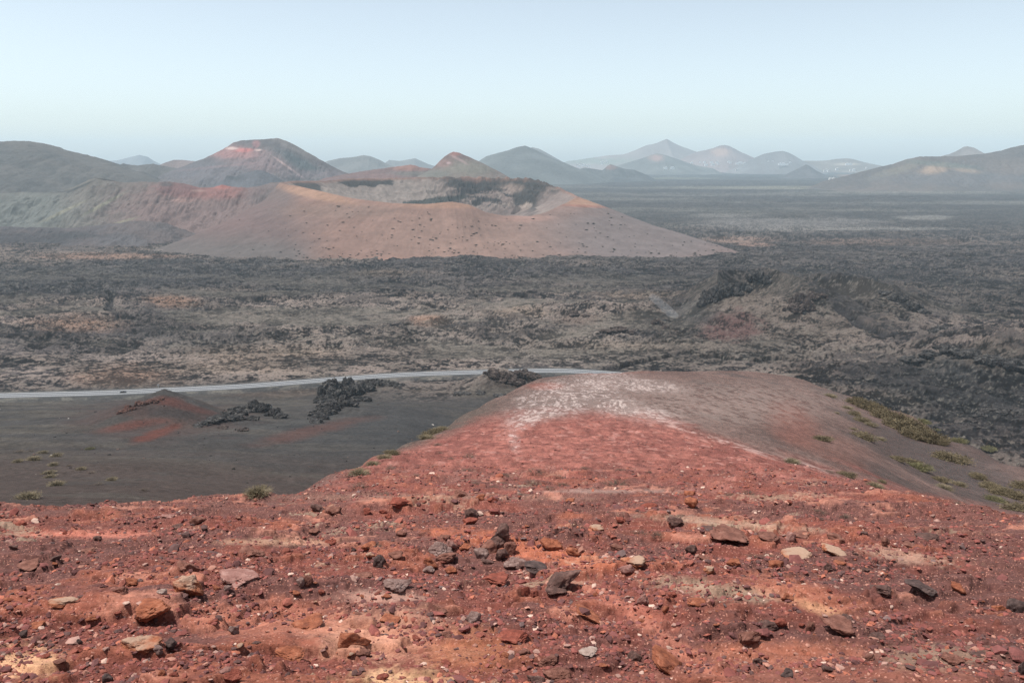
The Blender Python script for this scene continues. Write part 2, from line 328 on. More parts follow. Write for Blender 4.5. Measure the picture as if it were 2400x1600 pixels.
# ------------------------------------------------------------------ ground (valley sheet)
def dense_s(lo, hi, nd, ext, ne):
    a = np.linspace(lo, hi, nd); b = hi+(ext-hi)*np.linspace(0, 1, ne+1)[1:]**1.6
    return np.concatenate([-(b[::-1]), a, b])
def build_ground():
    s = dense_s(-.74, .74, 1500, 3.0, 30)
    ly = np.concatenate([np.linspace(math.log(70), math.log(330), 150, endpoint=False), np.linspace(math.log(330), math.log(1700), 900, endpoint=False), np.linspace(math.log(1700), math.log(15500), 300)])
    Y, Sx = np.meshgrid(np.exp(ly), s, indexing='ij'); X = np.clip(Sx*Y, -15500, 15500)
    Z, m = ground_z(X, Y, True)
    u, v = proj(X, Y, Z)
    n1 = fbm(X, Y, 150, 90, 5, 201); n2 = fbm(X+4*fbm(X, Y, 30, None, 2, 205), Y, 9, 5, 4, 211); n3 = fbm(X, Y, 3.6, 2.0, 3, 221)
    dark = C3(.034, .029, .030); tan = C3(.152, .126, .110); grey = C3(.082, .071, .067); ashc = C3(.060, .057, .055)
    # blocky dark clinker against lichen-grey crust
    n4 = fbm(X, Y, 1.6, None, 2, 225); t = ss(-.10, .14, n2*.75+n3*.55+n4*.35+n1*.7+(m['L1']-.62)*.6-.02)
    c = cmix(np.broadcast_to(dark, X.shape+(3,)), tan, t*.78)
    c = cmix(c, grey, .35*ss(-.2, .4, fbm(X, Y, 60, 35, 4, 231)))
    wob = n1*.55+.35*fbm(X, Y, 30, 20, 4, 235)
    # the dark band below the big crater, darker left strip and right-hand lava
    c = patch(c, u, v, 330, 645, 620, 42, (.036, .038, .042), .80, wob)
    c = patch(c, u, v, 1150, 655, 900, 34, (.042, .040, .042), .62, wob)
    c = patch(c, u, v, 1900, 610, 700, 55, (.044, .042, .044), .7, wob)
    c = patch(c, u, v, 1000, 780, 700, 70, (.075, .070, .060), .25, wob)
    c = patch(c, u, v, 350, 745, 110, 50, (.036, .034, .035), .75, wob)
    c = patch(c, u, v, 480, 790, 140, 40, (.040, .038, .038), .7, wob)
    c = patch(c, u, v, 130, 800, 170, 32, (.036, .034, .036), .6, wob)
    c = patch(c, u, v, 2260, 900, 240, 80, (.023, .025, .026), .8, wob)
    c = patch(c, u, v, 2200, 700, 260, 40, (.045, .043, .042), .6, wob)
    for q in ((180, 755, 95, 18), (400, 705, 55, 14), (300, 880, 110, 24), (1010, 750, 35, 12), (1200, 730, 80, 15), (900, 640, 70, 8), (1520, 690, 110, 9), (1500, 812, 170, 10), (640, 830, 200, 20), (560, 860, 200, 16)):
        c = patch(c, u, v, *q, (.19, .115, .08) if q[0] in (180, 300, 1010, 400) else (.135, .105, .082), .6, wob, .7)
    c = patch(c, u, v, 1650, 828, 480, 30, (.088, .078, .068), .65, wob, .5)
    # smooth ash lanes and the ash basin this side of the road
    c = cmix(c, C3(.088, .080, .068), .65*m['lane']*ss(.0, .3, 1-m['ck']))
    a = m['ash']; ac = cmix(np.broadcast_to(ashc, X.shape+(3,)), C3(.086, .078, .068), ss(-.15, .35, fbm(X, Y, 55, 16, 5, 241)))
    ac = ac*(1+.34*fbm(X, Y, 4, 9, 5, 243)+.30*fbm(X, Y, 38, 10, 4, 244))[..., None]
    ac = cmix(ac, C3(.076, .057, .050), ss(350, 190, Y+30*n1)*.9*(1-.5*ss(.1, .4, fbm(X, Y, 20, 9, 3, 246))))
    ac = cmix(ac, C3(.05, .052, .054), .8*np.exp(-((u-900)/260)**2-((v-1010)/60)**2))
    c = cmix(c, ac, np.clip(a*1.05, 0, 1))
    w2 = fbm(X, Y, 14, 10, 4, 245)*.5
    red = (.10, .044, .036)
    c = patch(c, u, v, 370, 985, 190, 42, (.078, .052, .046), .75, w2, .5)
    c = patch(c, u, v, 395, 938, 40, 10, red, .85, w2); c = patch(c, u, v, 450, 955, 75, 9, (.10, .045, .037), .8, w2, .5, .28); c = patch(c, u, v, 300, 998, 85, 9, (.12, .045, .034), .75, w2, .6, -.14)
    c = patch(c, u, v, 270, 985, 70, 9, (.058, .056, .052), .8, w2, .5, -.35); c = patch(c, u, v, 395, 968, 65, 10, (.050, .042, .040), .8, w2, .5, .1)
    c = patch(c, u, v, 360, 1018, 60, 10, (.13, .045, .032), .85, w2, .5, -.35)
    c = patch(c, u, v, 310, 962, 35, 12, (.06, .035, .03), .6, w2)
    c = patch(c, u, v, 730, 1010, 120, 12, (.105, .055, .046), .75, w2, .6, -.22); c = patch(c, u, v, 1190, 890, 75, 20, (.062, .052, .046), .9, w2, .4); c = patch(c, u, v, 620, 1000, 170, 5, (.10, .10, .095), .5, w2, .6, -.12)
    c = patch(c, u, v, 640, 920, 140, 9, (.13, .10, .08), .5, w2, .6)
    sc_ = ss(1.15, .7, np.hypot((u-1865)/300, (v-728)/78)+w2*.5)*ss(.5, .1, n2); c = cmix(c, C3(.098, .082, .070), .85*sc_); c = patch(c, u, v, 1710, 765, 70, 36, (.080, .046, .043), .85, w2, .35)
    c = patch(c, u, v, 1990, 705, 120, 34, (.070, .063, .056), .75, w2); c = patch(c, u, v, 1850, 660, 130, 28, (.075, .067, .06), .6, w2)
    c = patch(c, u, v, 1620, 735, 60, 30, (.058, .056, .054), .8, w2); c = patch(c, u, v, 1350, 748, 55, 16, (.075, .058, .05), .8, w2)
    c = patch(c, u, v, 2350, 830, 90, 36, (.058, .050, .043), .8, w2)
    c = patch(c, u, v, 2000, 915, 110, 11, (.105, .088, .078), .8, w2*.5, .4, .12); c = patch(c, u, v, 2110, 935, 60, 9, (.095, .085, .075), .8, w2*.5, .4, .3)
    # far plain: long pale ash flats between dark flows
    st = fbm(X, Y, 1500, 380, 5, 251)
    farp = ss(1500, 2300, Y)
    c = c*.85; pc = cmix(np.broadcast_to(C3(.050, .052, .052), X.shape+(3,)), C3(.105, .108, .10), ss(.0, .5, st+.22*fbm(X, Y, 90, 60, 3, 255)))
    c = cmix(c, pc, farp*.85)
    wf = .35*fbm(X, Y, 260, 120, 4, 261)
    for q in ((1850, 525, 210, 15, (.135, .132, .128)), (2060, 536, 170, 4, (.15, .148, .14)), (2170, 510, 60, 5, (.16, .16, .15)), (1700, 505, 90, 5, (.12, .12, .115)), (1730, 562, 95, 8, (.165, .12, .10)), (1770, 573, 45, 4, (.18, .125, .105)),
              (2050, 567, 190, 8, (.095, .072, .062)), (1900, 440, 330, 4, (.16, .16, .13)), (2150, 450, 190, 2, (.15, .145, .13)), (1500, 418, 200, 2, (.13, .14, .11)), (1200, 407, 90, 3, (.16, .18, .13)), (2010, 412, 45, 3, (.22, .15, .12)),
              (250, 600, 170, 8, (.17, .115, .09)), (450, 582, 110, 9, (.15, .135, .12)), (150, 575, 120, 14, (.07, .062, .06))):
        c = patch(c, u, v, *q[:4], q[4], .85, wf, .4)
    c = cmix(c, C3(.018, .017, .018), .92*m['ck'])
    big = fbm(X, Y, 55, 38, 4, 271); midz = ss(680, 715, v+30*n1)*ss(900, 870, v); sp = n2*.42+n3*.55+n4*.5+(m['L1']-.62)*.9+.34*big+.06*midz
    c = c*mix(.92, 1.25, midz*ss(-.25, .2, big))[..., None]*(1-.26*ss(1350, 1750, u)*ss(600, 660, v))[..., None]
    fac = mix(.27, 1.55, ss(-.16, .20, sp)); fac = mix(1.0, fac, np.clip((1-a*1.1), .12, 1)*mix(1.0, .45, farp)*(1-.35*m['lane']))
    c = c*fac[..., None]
    c = cmix(c, C3(.15, .145, .125), .5*ss(.34, .5, n3*.6+n4*.6)*(1-a)*(1-farp))
    c = c*C3(.79, .755, .745); c = cmix(c, C3(.022, .020, .021), .62*m['flr']*ss(-.25, .1, n2))
    # verge of the road
    vg = ss(20, 9, m['dr']); c = cmix(c, cmix(np.broadcast_to(C3(.045, .046, .047), X.shape+(3,)), C3(.10, .095, .085), ss(-.1, .4, n2)), vg*.75)
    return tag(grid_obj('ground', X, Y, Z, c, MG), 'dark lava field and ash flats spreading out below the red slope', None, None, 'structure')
build_ground()
# ------------------------------------------------------------------ red slope in front
def build_fg():
    s = dense_s(-.80, .80, 1500, 3.0, 24)
    ly = np.concatenate([np.linspace(math.log(3), math.log(30), 700, endpoint=False), np.linspace(math.log(30), math.log(420), 800)])
    ys = np.concatenate([np.linspace(-14, 1.5, 24, endpoint=False), np.linspace(1.5, 3, 50, endpoint=False), np.exp(ly)])
    Y, Sx = np.meshgrid(ys, s, indexing='ij'); X = Sx*np.maximum(Y, 2.0)
    Z = fg_z(X, Y); u, v = proj(X, np.maximum(Y, 1.0), Z)
    c0, n0 = crust(X, Y)
    a1 = fbm(X, Y, 3.2, 2.2, 5, 301); a2 = fbm(X, Y, .35, None, 4, 311); a3 = fbm(X, Y, .05, None, 3, 321)
    grav = C3(.124, .055, .047); red = C3(.172, .056, .042); org = C3(.30, .105, .064); crm = C3(.60, .42, .28)
    c = cmix(np.broadcast_to(grav, X.shape+(3,)), red, ss(-.25, .35, a1+.5*a2))
    c = cmix(c, org, np.clip(c0*.6*ss(-.15, .4, a1+.7*a2), 0, 1))
    pale = ss(.22, .5, fbm(X, Y, 1.1, .7, 5, 331)+.25*a2)*c0
    c = cmix(c, C3(.46, .20, .14), pale*.6)
    c = c*.92; c = cmix(c, C3(.34, .27, .19), .45*ss(.42, .62, fbm(X, Y, 1.6, .8, 5, 341)+.3*a3))
    c = c*(1+.3*a3[..., None])
    w = a1*.45+a2*.5+a3*.45
    c = patch(c, u, v, 20, 1550, 110, 40, (.66, .38, .22), .8, w, .5); c = patch(c, u, v, 950, 1590, 130, 36, (.62, .38, .22), .75, w, .5)
    c = patch(c, u, v, 900, 1500, 150, 60, (.60, .30, .2), .6, w, .6); c = patch(c, u, v, 1100, 1530, 130, 46, (.40, .15, .075), .5, w, .6)
    c = patch(c, u, v, 620, 1450, 170, 38, (.42, .15, .095), .55, w, .5); c = patch(c, u, v, 640, 1270, 90, 8, (.5, .30, .2), .5, w, .6)
    c = patch(c, u, v, 890, 1400, 90, 14, (.48, .28, .22), .6, w, .5); c = patch(c, u, v, 200, 1250, 140, 8, (.48, .17, .12), .7, w, .5)
    c = patch(c, u, v, 1680, 1380, 160, 20, (.33, .25, .18), .6, w, .5, .12); c = patch(c, u, v, 1880, 1390, 150, 26, (.42, .15, .09), .55, w, .5, .25)
    c = patch(c, u, v, 1900, 1420, 60, 12, (.52, .28, .16), .6, w, .5, .3); c = patch(c, u, v, 1820, 1530, 190, 26, (.38, .14, .085), .55, w, .5)
    c = patch(c, u, v, 1430, 1400, 170, 20, (.38, .135, .095), .6, w, .5, .42); c = patch(c, u, v, 1560, 1500, 170, 18, (.42, .16, .11), .65, w, .5, .62)
    c = patch(c, u, v, 1260, 1290, 220, 20, (.48, .15, .08), .6, w, .5, .2); c = patch(c, u, v, 1720, 1225, 200, 8, (.38, .27, .2), .55, w, .5, .08)
    c = patch(c, u, v, 1000, 1165, 260, 8, (.40, .27, .20), .22, w, .6); c = patch(c, u, v, 1420, 1150, 170, 4, (.55, .42, .36), .25, w, .6)
    c = patch(c, u, v, 2120, 1300, 120, 14, (.42, .26, .19), .6, w, .5, .15)
    c = patch(c, u, v, 2180, 1540, 110, 26, (.30, .21, .15), .5, w, .5); c = patch(c, u, v, 1830, 1590, 400, 30, (.38, .13, .08), .3, w)
    # ridge running away: softer red, then brown, white fumarole crust on the dome
    d = np.hypot(X, Y); b1 = fbm(X, Y, 6, 19, 5, 351); b2 = fbm(X, Y, .7, 2.0, 5, 361, .6); b3 = fbm(X, Y, .25, .8, 3, 363)
    far = ss(10, 42, d+7*b2+5*a1)
    rc = cmix(np.broadcast_to(C3(.150, .052, .043), X.shape+(3,)), C3(.21, .078, .062), ss(-.3, .4, b2+b1*.4))
    rc = cmix(rc, C3(.38, .20, .17), .38*ss(.30, .55, fbm(X, Y, .8, 2.4, 4, 365)))
    bl = np.interp(u, [500, 850, 1050, 1160, 1500, 1600, 1750, 1933, 2113, 2304, 2500], [1300, 1095, 1035, 985, 975, 1003, 1050, 1101, 1158, 1200, 1240])
    brown = ss(-12, 30, bl-v+26*b1+10*b2)
    bc = cmix(np.broadcast_to(C3(.100, .066, .058), X.shape+(3,)), C3(.150, .102, .090), ss(-.35, .4, b1+.4*b2))
    bc = cmix(bc, C3(.072, .058, .054), ss(.0, .5, fbm(X, Y, 10, 26, 5, 371)-.15+.5*ss(1800, 2200, u)))
    bc = patch(bc, u, v, 1860, 995, 60, 40, (.19, .075, .058), .6, b1*.4, .6, .6)
    bc = patch(bc, u, v, 1960, 1055, 90, 30, (.16, .075, .06), .5, b1*.4, .6, .3)
    bc = patch(bc, u, v, 1280, 905, 40, 8, (.20, .062, .045), .7, b1*.3); bc = patch(bc, u, v, 1400, 872, 110, 5, (.15, .07, .055), .8, b1*.3)
    bc = patch(bc, u, v, 1030, 1010, 150, 22, (.085, .07, .06), .9, b1*.2, .5, -.45)
    bc = patch(bc, u, v, 2330, 1130, 260, 45, (.06, .056, .055), .75, b1*.3, .5, .45)
    rc = cmix(rc, bc*.70, brown)*(1+.5*b3+.28*b2)[..., None]
    vein = ss(.0, .30, fbm(X+2*b1, Y, .55, 2.8, 5, 381, .7)*1.0+.5*(ridged(X, Y, 5, 16, 3, 382)-.6)+.25*b3)*(.55+.45*ss(-.3, .3, b3))
    zone = np.zeros(X.shape)
    for (cu, cv, ru, rv, ro) in ((1345, 925, 150, 42, -.25), (1440, 945, 150, 26, .25), (1240, 985, 70, 16, -.5), (1480, 900, 120, 18, .1), (1205, 1030, 17, 30, -.2), (1265, 965, 90, 26, -.4)):
        du, dv = u-cu, v-cv; cr_, sr_ = math.cos(ro), math.sin(ro); du, dv = du*cr_+dv*sr_, -du*sr_+dv*cr_
        zone = np.maximum(zone, ss(1.35, .45, np.hypot(du/ru, dv/rv)+.25*b1))
    rc = cmix(rc, C3(.54, .45, .42), np.clip(zone*(vein*.5+.10), 0, .60))
    z2 = ss(1.3, .3, np.hypot((u-1700)/330, (v-945)/60)+.3*b1); rc = cmix(rc, C3(.36, .29, .26), 0.25*z2*ss(.40, .75, ridged(X, Y, .9, 4, 4, 385)))
    z3 = ss(9, 2, np.abs(bl-v+6*b1))*ss(1480, 1600, u)*ss(2050, 1850, u); rc = cmix(rc, C3(.42, .30, .27), .5*z3*ss(-.2, .3, b2))
    c = cmix(c, rc, far)
    return tag(grid_obj('hill', X, Y, Z, c, MF), 'red cinder slope in front, running out along a ridge to a brown dome', None, None, 'structure')
build_fg()
# ------------------------------------------------------------------ crater
CR_LOOP = [(655, 428, 1790), (700, 436, 1700), (750, 447, 1650), (830, 465, 1600), (920, 476, 1565), (1000, 478, 1545), (1060, 470, 1535), (1100, 474, 1530), (1140, 491, 1530), (1180, 501, 1535), (1240, 506, 1550), (1280, 498, 1575), (1320, 478, 1610), (1352, 462, 1680),
           (1352, 461, 1790), (1325, 447, 1870), (1290, 433, 1940), (1240, 418, 2010), (1180, 417, 2060), (1050, 415, 2090), (900, 418, 2080), (820, 419, 2030), (760, 424, 1960), (690, 424, 1880)]
CCX, CCY = (1040-1200)/FPX*1800, 1810.0
def wpt(u, v, Y): return (float(s_of(u, v))*Y, Y, -float(tan_dep(v))*Y)
_L = np.array([wpt(*q) for q in CR_LOOP]); _a = np.arctan2(_L[:, 1]-CCY, _L[:, 0]-CCX); _r = np.hypot(_L[:, 0]-CCX, _L[:, 1]-CCY); _o = np.argsort(_a)
_a, _r, _z = _a[_o], _r[_o], _L[_o, 2]
_aa = np.concatenate([_a-2*math.pi, _a, _a+2*math.pi]); _rr = np.tile(_r, 3); _zz = np.tile(_z, 3)
_FT = [wpt(330, 585, 1490), wpt(620, 600, 1365), wpt(800, 603, 1345), wpt(1000, 603, 1345), wpt(1260, 606, 1325), wpt(1500, 602, 1350), wpt(1775, 594, 1410), (420, 1620, 0), (330, 1850, 0), (200, 2150, 0), (0, 2330, 0), (-300, 2330, 0), (-560, 2100, 0), (-640, 1800, 0)]
_fa = np.array([math.atan2(p[1]-CCY, p[0]-CCX) for p in _FT]); _fr = np.array([math.hypot(p[0]-CCX, p[1]-CCY) for p in _FT]); _o = np.argsort(_fa)
_fa, _fr = _fa[_o], _fr[_o]; _fa = np.concatenate([_fa-2*math.pi, _fa, _fa+2*math.pi]); _fr = np.tile(_fr, 3)
def crater_z(x, y, full=False):
    dx, dy = x-CCX, y-CCY; r = np.hypot(dx, dy); a = np.arctan2(dy, dx)
    R = np.interp(a, _aa, _rr); ZR = np.interp(a, _aa, _zz); RF = np.interp(a, _fa, _fr)
    crag = ss(.1, .5, np.sin(a))                                        # the rocky far wall
    crag = np.maximum(crag, 0)
    kx = ss(-260, -150, x); crag = crag*(.22+.78*kx)
    nz = fbm(x, y, 120, None, 4, 401)
    t = (r-R)/np.maximum(RF-R, 10)
    outer = ZP-4+(ZR-ZP+4)*np.clip(1-t, -.3, 1)**1.18*1.0 if False else ZP-4+(ZR-ZP+4)*np.where(t < 1, np.clip(1-t, 0, 1)**1.12, 0)-np.clip(t-1, 0, 1)*30
    q = np.clip(r/R, 0, 1); ri = ridged(x, y, 55, 42, 5, 411)
    qq = np.clip(q+crag*(ri-.6)*.25*(1-q)*2, 0, 1)
    wallz = ZR-(ZR+146)*(1-qq**(2.2+1.8*crag))
    step = np.clip(fbm(x, y, 90, 60, 4, 421)*.5+.5, 0, 1)
    z = np.where(r < R, wallz, outer)
    inn = ss(1.02, .93, r/R)
    z = z+inn*crag*((ri-.62)*34)*ss(.25, .6, q)+inn*(1-crag)*fbm(x, y, 30, None, 4, 431)*3
    rimj = np.exp(-((r-R)/14)**2); z = z+rimj*crag*(ridged(x, y, 22, None, 4, 441)-.55)*11
    out = ss(1.0, 1.06, r/R); z = z+out*(nz*5*ss(1.3, .2, np.abs(t-.5)*2)+fbm(x, y, 18, None, 3, 451)*.5)
    an = a*420; z = z+out*(ridged(an, r, 26, 190, 3, 453)-.6)*2.6*ss(1.0, .75, t)*ss(0, .15, t)
    z = z-14*np.exp(-(np.hypot((x-wpt(1130, 520, 1470)[0])/70, (y-1460)/70))**2)
    if full: return z, r, R, a, t, crag, ri, q
    return z
def build_crater():
    xs = np.linspace(-760, 470, 1150); ys = np.concatenate([np.linspace(1280, 1620, 300, endpoint=False), np.linspace(1620, 2400, 420)])
    Y, X = np.meshgrid(ys, xs, indexing='ij'); Z, r, R, a, t, crag, ri, q = crater_z(X, Y, True)
    u, v = proj(X, Y, Z); n1 = fbm(X, Y, 160, 90, 4, 461); n2 = fbm(X, Y, 24, None, 4, 471)
    c = cmix(np.broadcast_to(C3(.176, .110, .090), X.shape+(3,)), C3(.205, .125, .100), ss(-.3, .4, n1))
    c = patch(c, u, v, 1480, 550, 270, 75, (.128, .108, .106), .95, n1*.25, .55); c = patch(c, u, v, 1120, 560, 200, 60, (.20, .132, .108), .6, n1*.25, .6)
    c = patch(c, u, v, 470, 530, 210, 90, (.098, .079, .079), .97, n1*.25, .55); c = patch(c, u, v, 800, 492, 120, 16, (.155, .108, .09), .6, n1*.3)
    c = patch(c, u, v, 620, 455, 60, 40, (.115, .09, .085), .9, n1*.25, .5); c = patch(c, u, v, 300, 560, 150, 40, (.105, .09, .088), .8, n1*.25)
    c = patch(c, u, v, 740, 455, 90, 11, (.27, .165, .115), .8, n1*.25, .5, .22); c = patch(c, u, v, 1050, 480, 110, 8, (.25, .15, .105), .7, n1*.2, .5)
    c = patch(c, u, v, 1385, 474, 60, 10, (.27, .16, .11), .8, n1*.2, .5); c = patch(c, u, v, 1230, 512, 60, 8, (.24, .15, .125), .8, n1*.2)
    c = patch(c, u, v, 1370, 483, 60, 3, (.20, .09, .07), .6, n2*.2, .5, .05)
    c = c*(1+.10*fbm(a*420, r, 14, 90, 4, 467))[..., None]
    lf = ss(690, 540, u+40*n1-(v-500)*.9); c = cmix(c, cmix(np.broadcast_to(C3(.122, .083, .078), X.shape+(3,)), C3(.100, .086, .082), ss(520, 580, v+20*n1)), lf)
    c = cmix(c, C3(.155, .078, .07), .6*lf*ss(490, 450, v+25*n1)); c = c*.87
    c = c*(1+.14*fbm(X, Y, 40, 12, 4, 465)+.10*n2)[..., None]
    ins = ss(1.0, .965, r/R)
    ic = cmix(np.broadcast_to(C3(.135, .105, .095), X.shape+(3,)), C3(.17, .14, .125), ss(-.3, .3, n2))
    ic = patch(ic, u, v, 900, 450, 150, 30, (.165, .14, .125), .8, n1*.3)
    st = fbm(X+.6*Y, Z, 75, 13, 5, 475)+.25*n2; bk = np.clip(ss(-.05, .01, st+.35*ss(470, 425, v)-.45*ss(470, 500, v))*ss(1020, 1075, u+30*n2)*ss(1345, 1300, u+20*n2), 0, 1)*.96
    ic = ic*(1+.25*fbm(X, Y, 9, None, 3, 477))[..., None]
    ic = cmix(ic, C3(.021, .021, .022), bk*.97)
    ic = patch(ic, u, v, 860, 427, 75, 9, (.028, .028, .028), .95, n2*.6, .12); ic = patch(ic, u, v, 1190, 428, 130, 11, (.03, .03, .03), .85, n2*.8, .12)
    ic = patch(ic, u, v, 1020, 470, 75, 7, (.03, .034, .032), .95, n2*.6, .12, -.12); ic = patch(ic, u, v, 725, 437, 40, 11, (.035, .035, .035), .9, n2*.6, .12, .3)
    ic = patch(ic, u, v, 1240, 465, 42, 30, (.03, .03, .03), .9, n2*.7, .12, -.9); ic = patch(ic, u, v, 1225, 487, 24, 8, (.27, .22, .19), .9, n2*.5, .12, -.4)
    ic = patch(ic, u, v, 1200, 440, 22, 9, (.19, .145, .125), .7, n2*.5); ic = patch(ic, u, v, 1300, 470, 40, 22, (.145, .115, .105), .85, n2*.3, .4)
    ic = patch(ic, u, v, 1180, 497, 70, 13, (.12, .095, .088), .8, n2*.3)
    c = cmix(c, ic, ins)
    rim = np.exp(-((r-R)/10)**2)*crag*ss(.45, .7, ri); c = cmix(c, C3(.035, .035, .035), rim*.9)
    return tag(grid_obj('volcano_crater', X, Y, Z, c, MC), 'broad tan and grey crater with a dark rocky inner wall', None, None, 'structure')
build_crater()
# ------------------------------------------------------------------ hills
def hill(label, prof, D, c1, c2=None, mode='radial', patches=(), nx=360, ny=240, front=None, back=None, peak=None, slope=.5, namp=.03, nscale=None, rugged=0, base=ZP-8, seed=500, name='hill'):
    P = np.array([wpt(u, v, D) for u, v in prof]); px, pz = P[:, 0], P[:, 2]
    px = np.concatenate([[px[0]-(pz[0]-base)/slope-1], px, [px[-1]+(pz[-1]-base)/slope+1]]); pz = np.concatenate([[base], pz, [base]])
    hmax = pz.max()-base; xc = px[np.argmax(pz)] if peak is None else wpt(peak, prof[0][1], D)[0]
    rad = max(xc-px[0], px[-1]-xc)
    wf = front or hmax/slope*1.3; wb = back or hmax/slope*1.3
    if mode == 'radial': wf = wb = rad
    xs = np.linspace(px[0], px[-1], nx); ys = np.concatenate([np.linspace(D-wf, D, int(ny*.65), endpoint=False), np.linspace(D, D+wb, int(ny*.35))])
    Y, X = np.meshgrid(ys, xs, indexing='ij')
    ns = nscale or hmax*1.2; wx = X+fbm(X, Y, ns*.8, None, 3, seed+9)*ns*.06
    if mode == 'radial':
        dx, dy = wx-xc, (Y-D); r = np.hypot(dx, dy); cw = .5+.5*dx/np.maximum(r, 1e-3)
        Z = cw*np.interp(xc+r, px, pz)+(1-cw)*np.interp(xc-r, px, pz)
    else:
        R_ = np.interp(wx, px, pz); wl = np.where(Y < D, wf, wb)*np.clip((R_-base)/hmax, .02, 1)**.6
        tt = np.abs(Y-D)/wl; Z = base+(R_-base)*np.clip(1-tt, 0, 1)**(1.25)*1.0
        Z = np.where(tt > 1, base-1, Z)
    on = ss(0, .25, (Z-base)/hmax); f0 = ss(0, .12, np.abs(Y-D)/wf)
    gul = ridged(X, Y, ns*.35, ns*1.1, 4, seed+3)
    Z = Z+on*(fbm(X, Y, ns, None, 5, seed)*hmax*namp*2*f0-(gul-.6)*hmax*namp*1.6*f0)+on*fbm(X, Y, ns*.08, None, 3, seed+5)*hmax*.006
    if rugged: Z = Z+on*(ridged(X, Y, 26, 20, 4, seed+6)-.62)*rugged
    u, v = proj(X, Y, Z)
    n1 = fbm(X, Y, ns*.9, ns*.6, 5, seed+7); c = cmix(np.broadcast_to(C3(*c1), X.shape+(3,)), C3(*(c2 or [k*1.35 for k in c1])), ss(-.3, .35, n1))*C3(.80, .765, .79)
    for q in patches: c = patch(c, u, v, *q[:4], q[4], q[5] if len(q) > 5 else .8, n1*.35+.2*fbm(X, Y, ns*.1, None, 3, seed+8), .5, q[6] if len(q) > 6 else 0)
    o = grid_obj(name, X, Y, Z, c, MH); tag(o, label, None, None, 'structure'); return o, (X, Y, Z)
# left grey-green mounds and reddish saddle in front of the tall hills
hill('grey green cinder mounds and purple saddle left of the big crater',
     [(-320, 470), (-150, 462), (-20, 455), (60, 450), (110, 452), (150, 448), (190, 432), (215, 420), (232, 417), (252, 420), (285, 428), (330, 426), (365, 427), (395, 426), (430, 430), (470, 440), (500, 439), (522, 433), (545, 438), (580, 440), (610, 436), (640, 428), (665, 426), (700, 434), (740, 450)],
     2050, (.104, .100, .088), (.132, .126, .108), 'ridge', front=330, back=300, nx=1000, ny=460, namp=.10, nscale=130, seed=520, patches=(
      (350, 520, 330, 90, (.115, .105, .095), .5), (60, 500, 120, 60, (.095, .105, .098), .7), (500, 500, 230, 85, (.122, .085, .079), .95), (500, 447, 110, 17, (.16, .078, .07), .85), (520, 437, 25, 6, (.22, .09, .075), .9),
      (410, 440, 40, 14, (.12, .07, .068), .8), (465, 447, 14, 2.5, (.26, .17, .15), .7), (430, 470, 22, 4, (.24, .15, .13), .6), (390, 432, 14, 5, (.05, .045, .045), .8),
      (240, 480, 50, 4, (.16, .155, .115), .7, -.5), (150, 495, 60, 4, (.17, .16, .12), .7, -.45), (280, 522, 40, 3, (.18, .165, .12), .7, -.3), (190, 437, 35, 2.2, (.04, .042, .042), .95, -.42), (245, 421, 22, 1.6, (.03, .03, .03), .95, .15), (150, 449, 25, 1.6, (.05, .05, .05), .9, -.1), (630, 450, 55, 35, (.10, .082, .08), .8)))
hill('low dark purple ash apron at the left foot of the mounds', [(-300, 530), (-100, 528), (40, 532), (160, 535), (260, 525), (330, 516), (390, 524), (450, 548), (520, 575)], 1700, (.085, .080, .080), (.11, .095, .09), 'ridge', front=190, back=200, nx=700, ny=240, nscale=110, namp=.09, rugged=5, seed=545,
     patches=((60, 560, 110, 20, (.03, .031, .034), .75), (180, 552, 60, 8, (.035, .035, .037), .7), (290, 565, 60, 14, (.075, .07, .073), .8), (30, 585, 70, 10, (.03, .03, .032), .8)))
hill('big smooth dark green hill at the left edge of the view', [(-420, 380), (-250, 356), (-120, 340), (0, 333), (61, 331), (88, 337), (125, 350), (163, 365), (218, 383), (269, 397), (330, 418)], 3000, (.078, .080, .074), (.098, .096, .086), 'radial', peak=30, seed=560, nx=520, ny=360, namp=.035, nscale=200)
hill('low green ridge with a rocky notch between the tall hills', [(250, 405), (269, 397), (280, 388), (292, 383), (303, 386), (326, 388), (345, 385), (360, 384), (374, 387), (400, 392), (440, 398)], 3400, (.086, .086, .08), None, 'ridge', seed=570, nscale=160, patches=((288, 389, 9, 5, (.05, .05, .05), .7),))
hill('low rounded reddish hill behind the left ridge', [(360, 392), (374, 387), (390, 380), (405, 375), (428, 375), (456, 378), (480, 382)], 4600, (.13, .10, .09), None, 'ridge', seed=575)
hill('tall flat-topped volcano with a reddish pink flank', [(400, 400), (456, 379), (476, 372), (500, 362), (524, 351), (548, 334), (565, 329), (612, 326.5), (640, 325), (653, 324), (673, 331), (714, 354), (765, 382), (800, 399), (830, 410)], 3200, (.090, .088, .088), (.115, .105, .102), 'ridge', front=640, back=420, seed=580, nx=700, ny=420, nscale=200, namp=.05,
     patches=((585, 372, 90, 26, (.15, .105, .105), .7, .2), (560, 358, 55, 12, (.20, .11, .105), .9), (575, 352, 22, 5, (.33, .12, .11), .9), (545, 348, 12, 3, (.36, .27, .25), .9), (605, 352, 10, 3, (.36, .27, .25), .8), (600, 338, 8, 8, (.22, .11, .11), .7), (705, 382, 62, 13, (.055, .065, .068), .95, .52), (690, 345, 60, 9, (.13, .118, .112), .7, .45), (670, 388, 45, 2.5, (.26, .19, .18), .7, .62), (500, 392, 80, 3, (.19, .12, .12), .5, -.1), (480, 405, 90, 25, (.095, .09, .10), .6), (740, 408, 70, 9, (.12, .10, .105), .6)))  # dark slanting patch paints the shade inside the front hollow
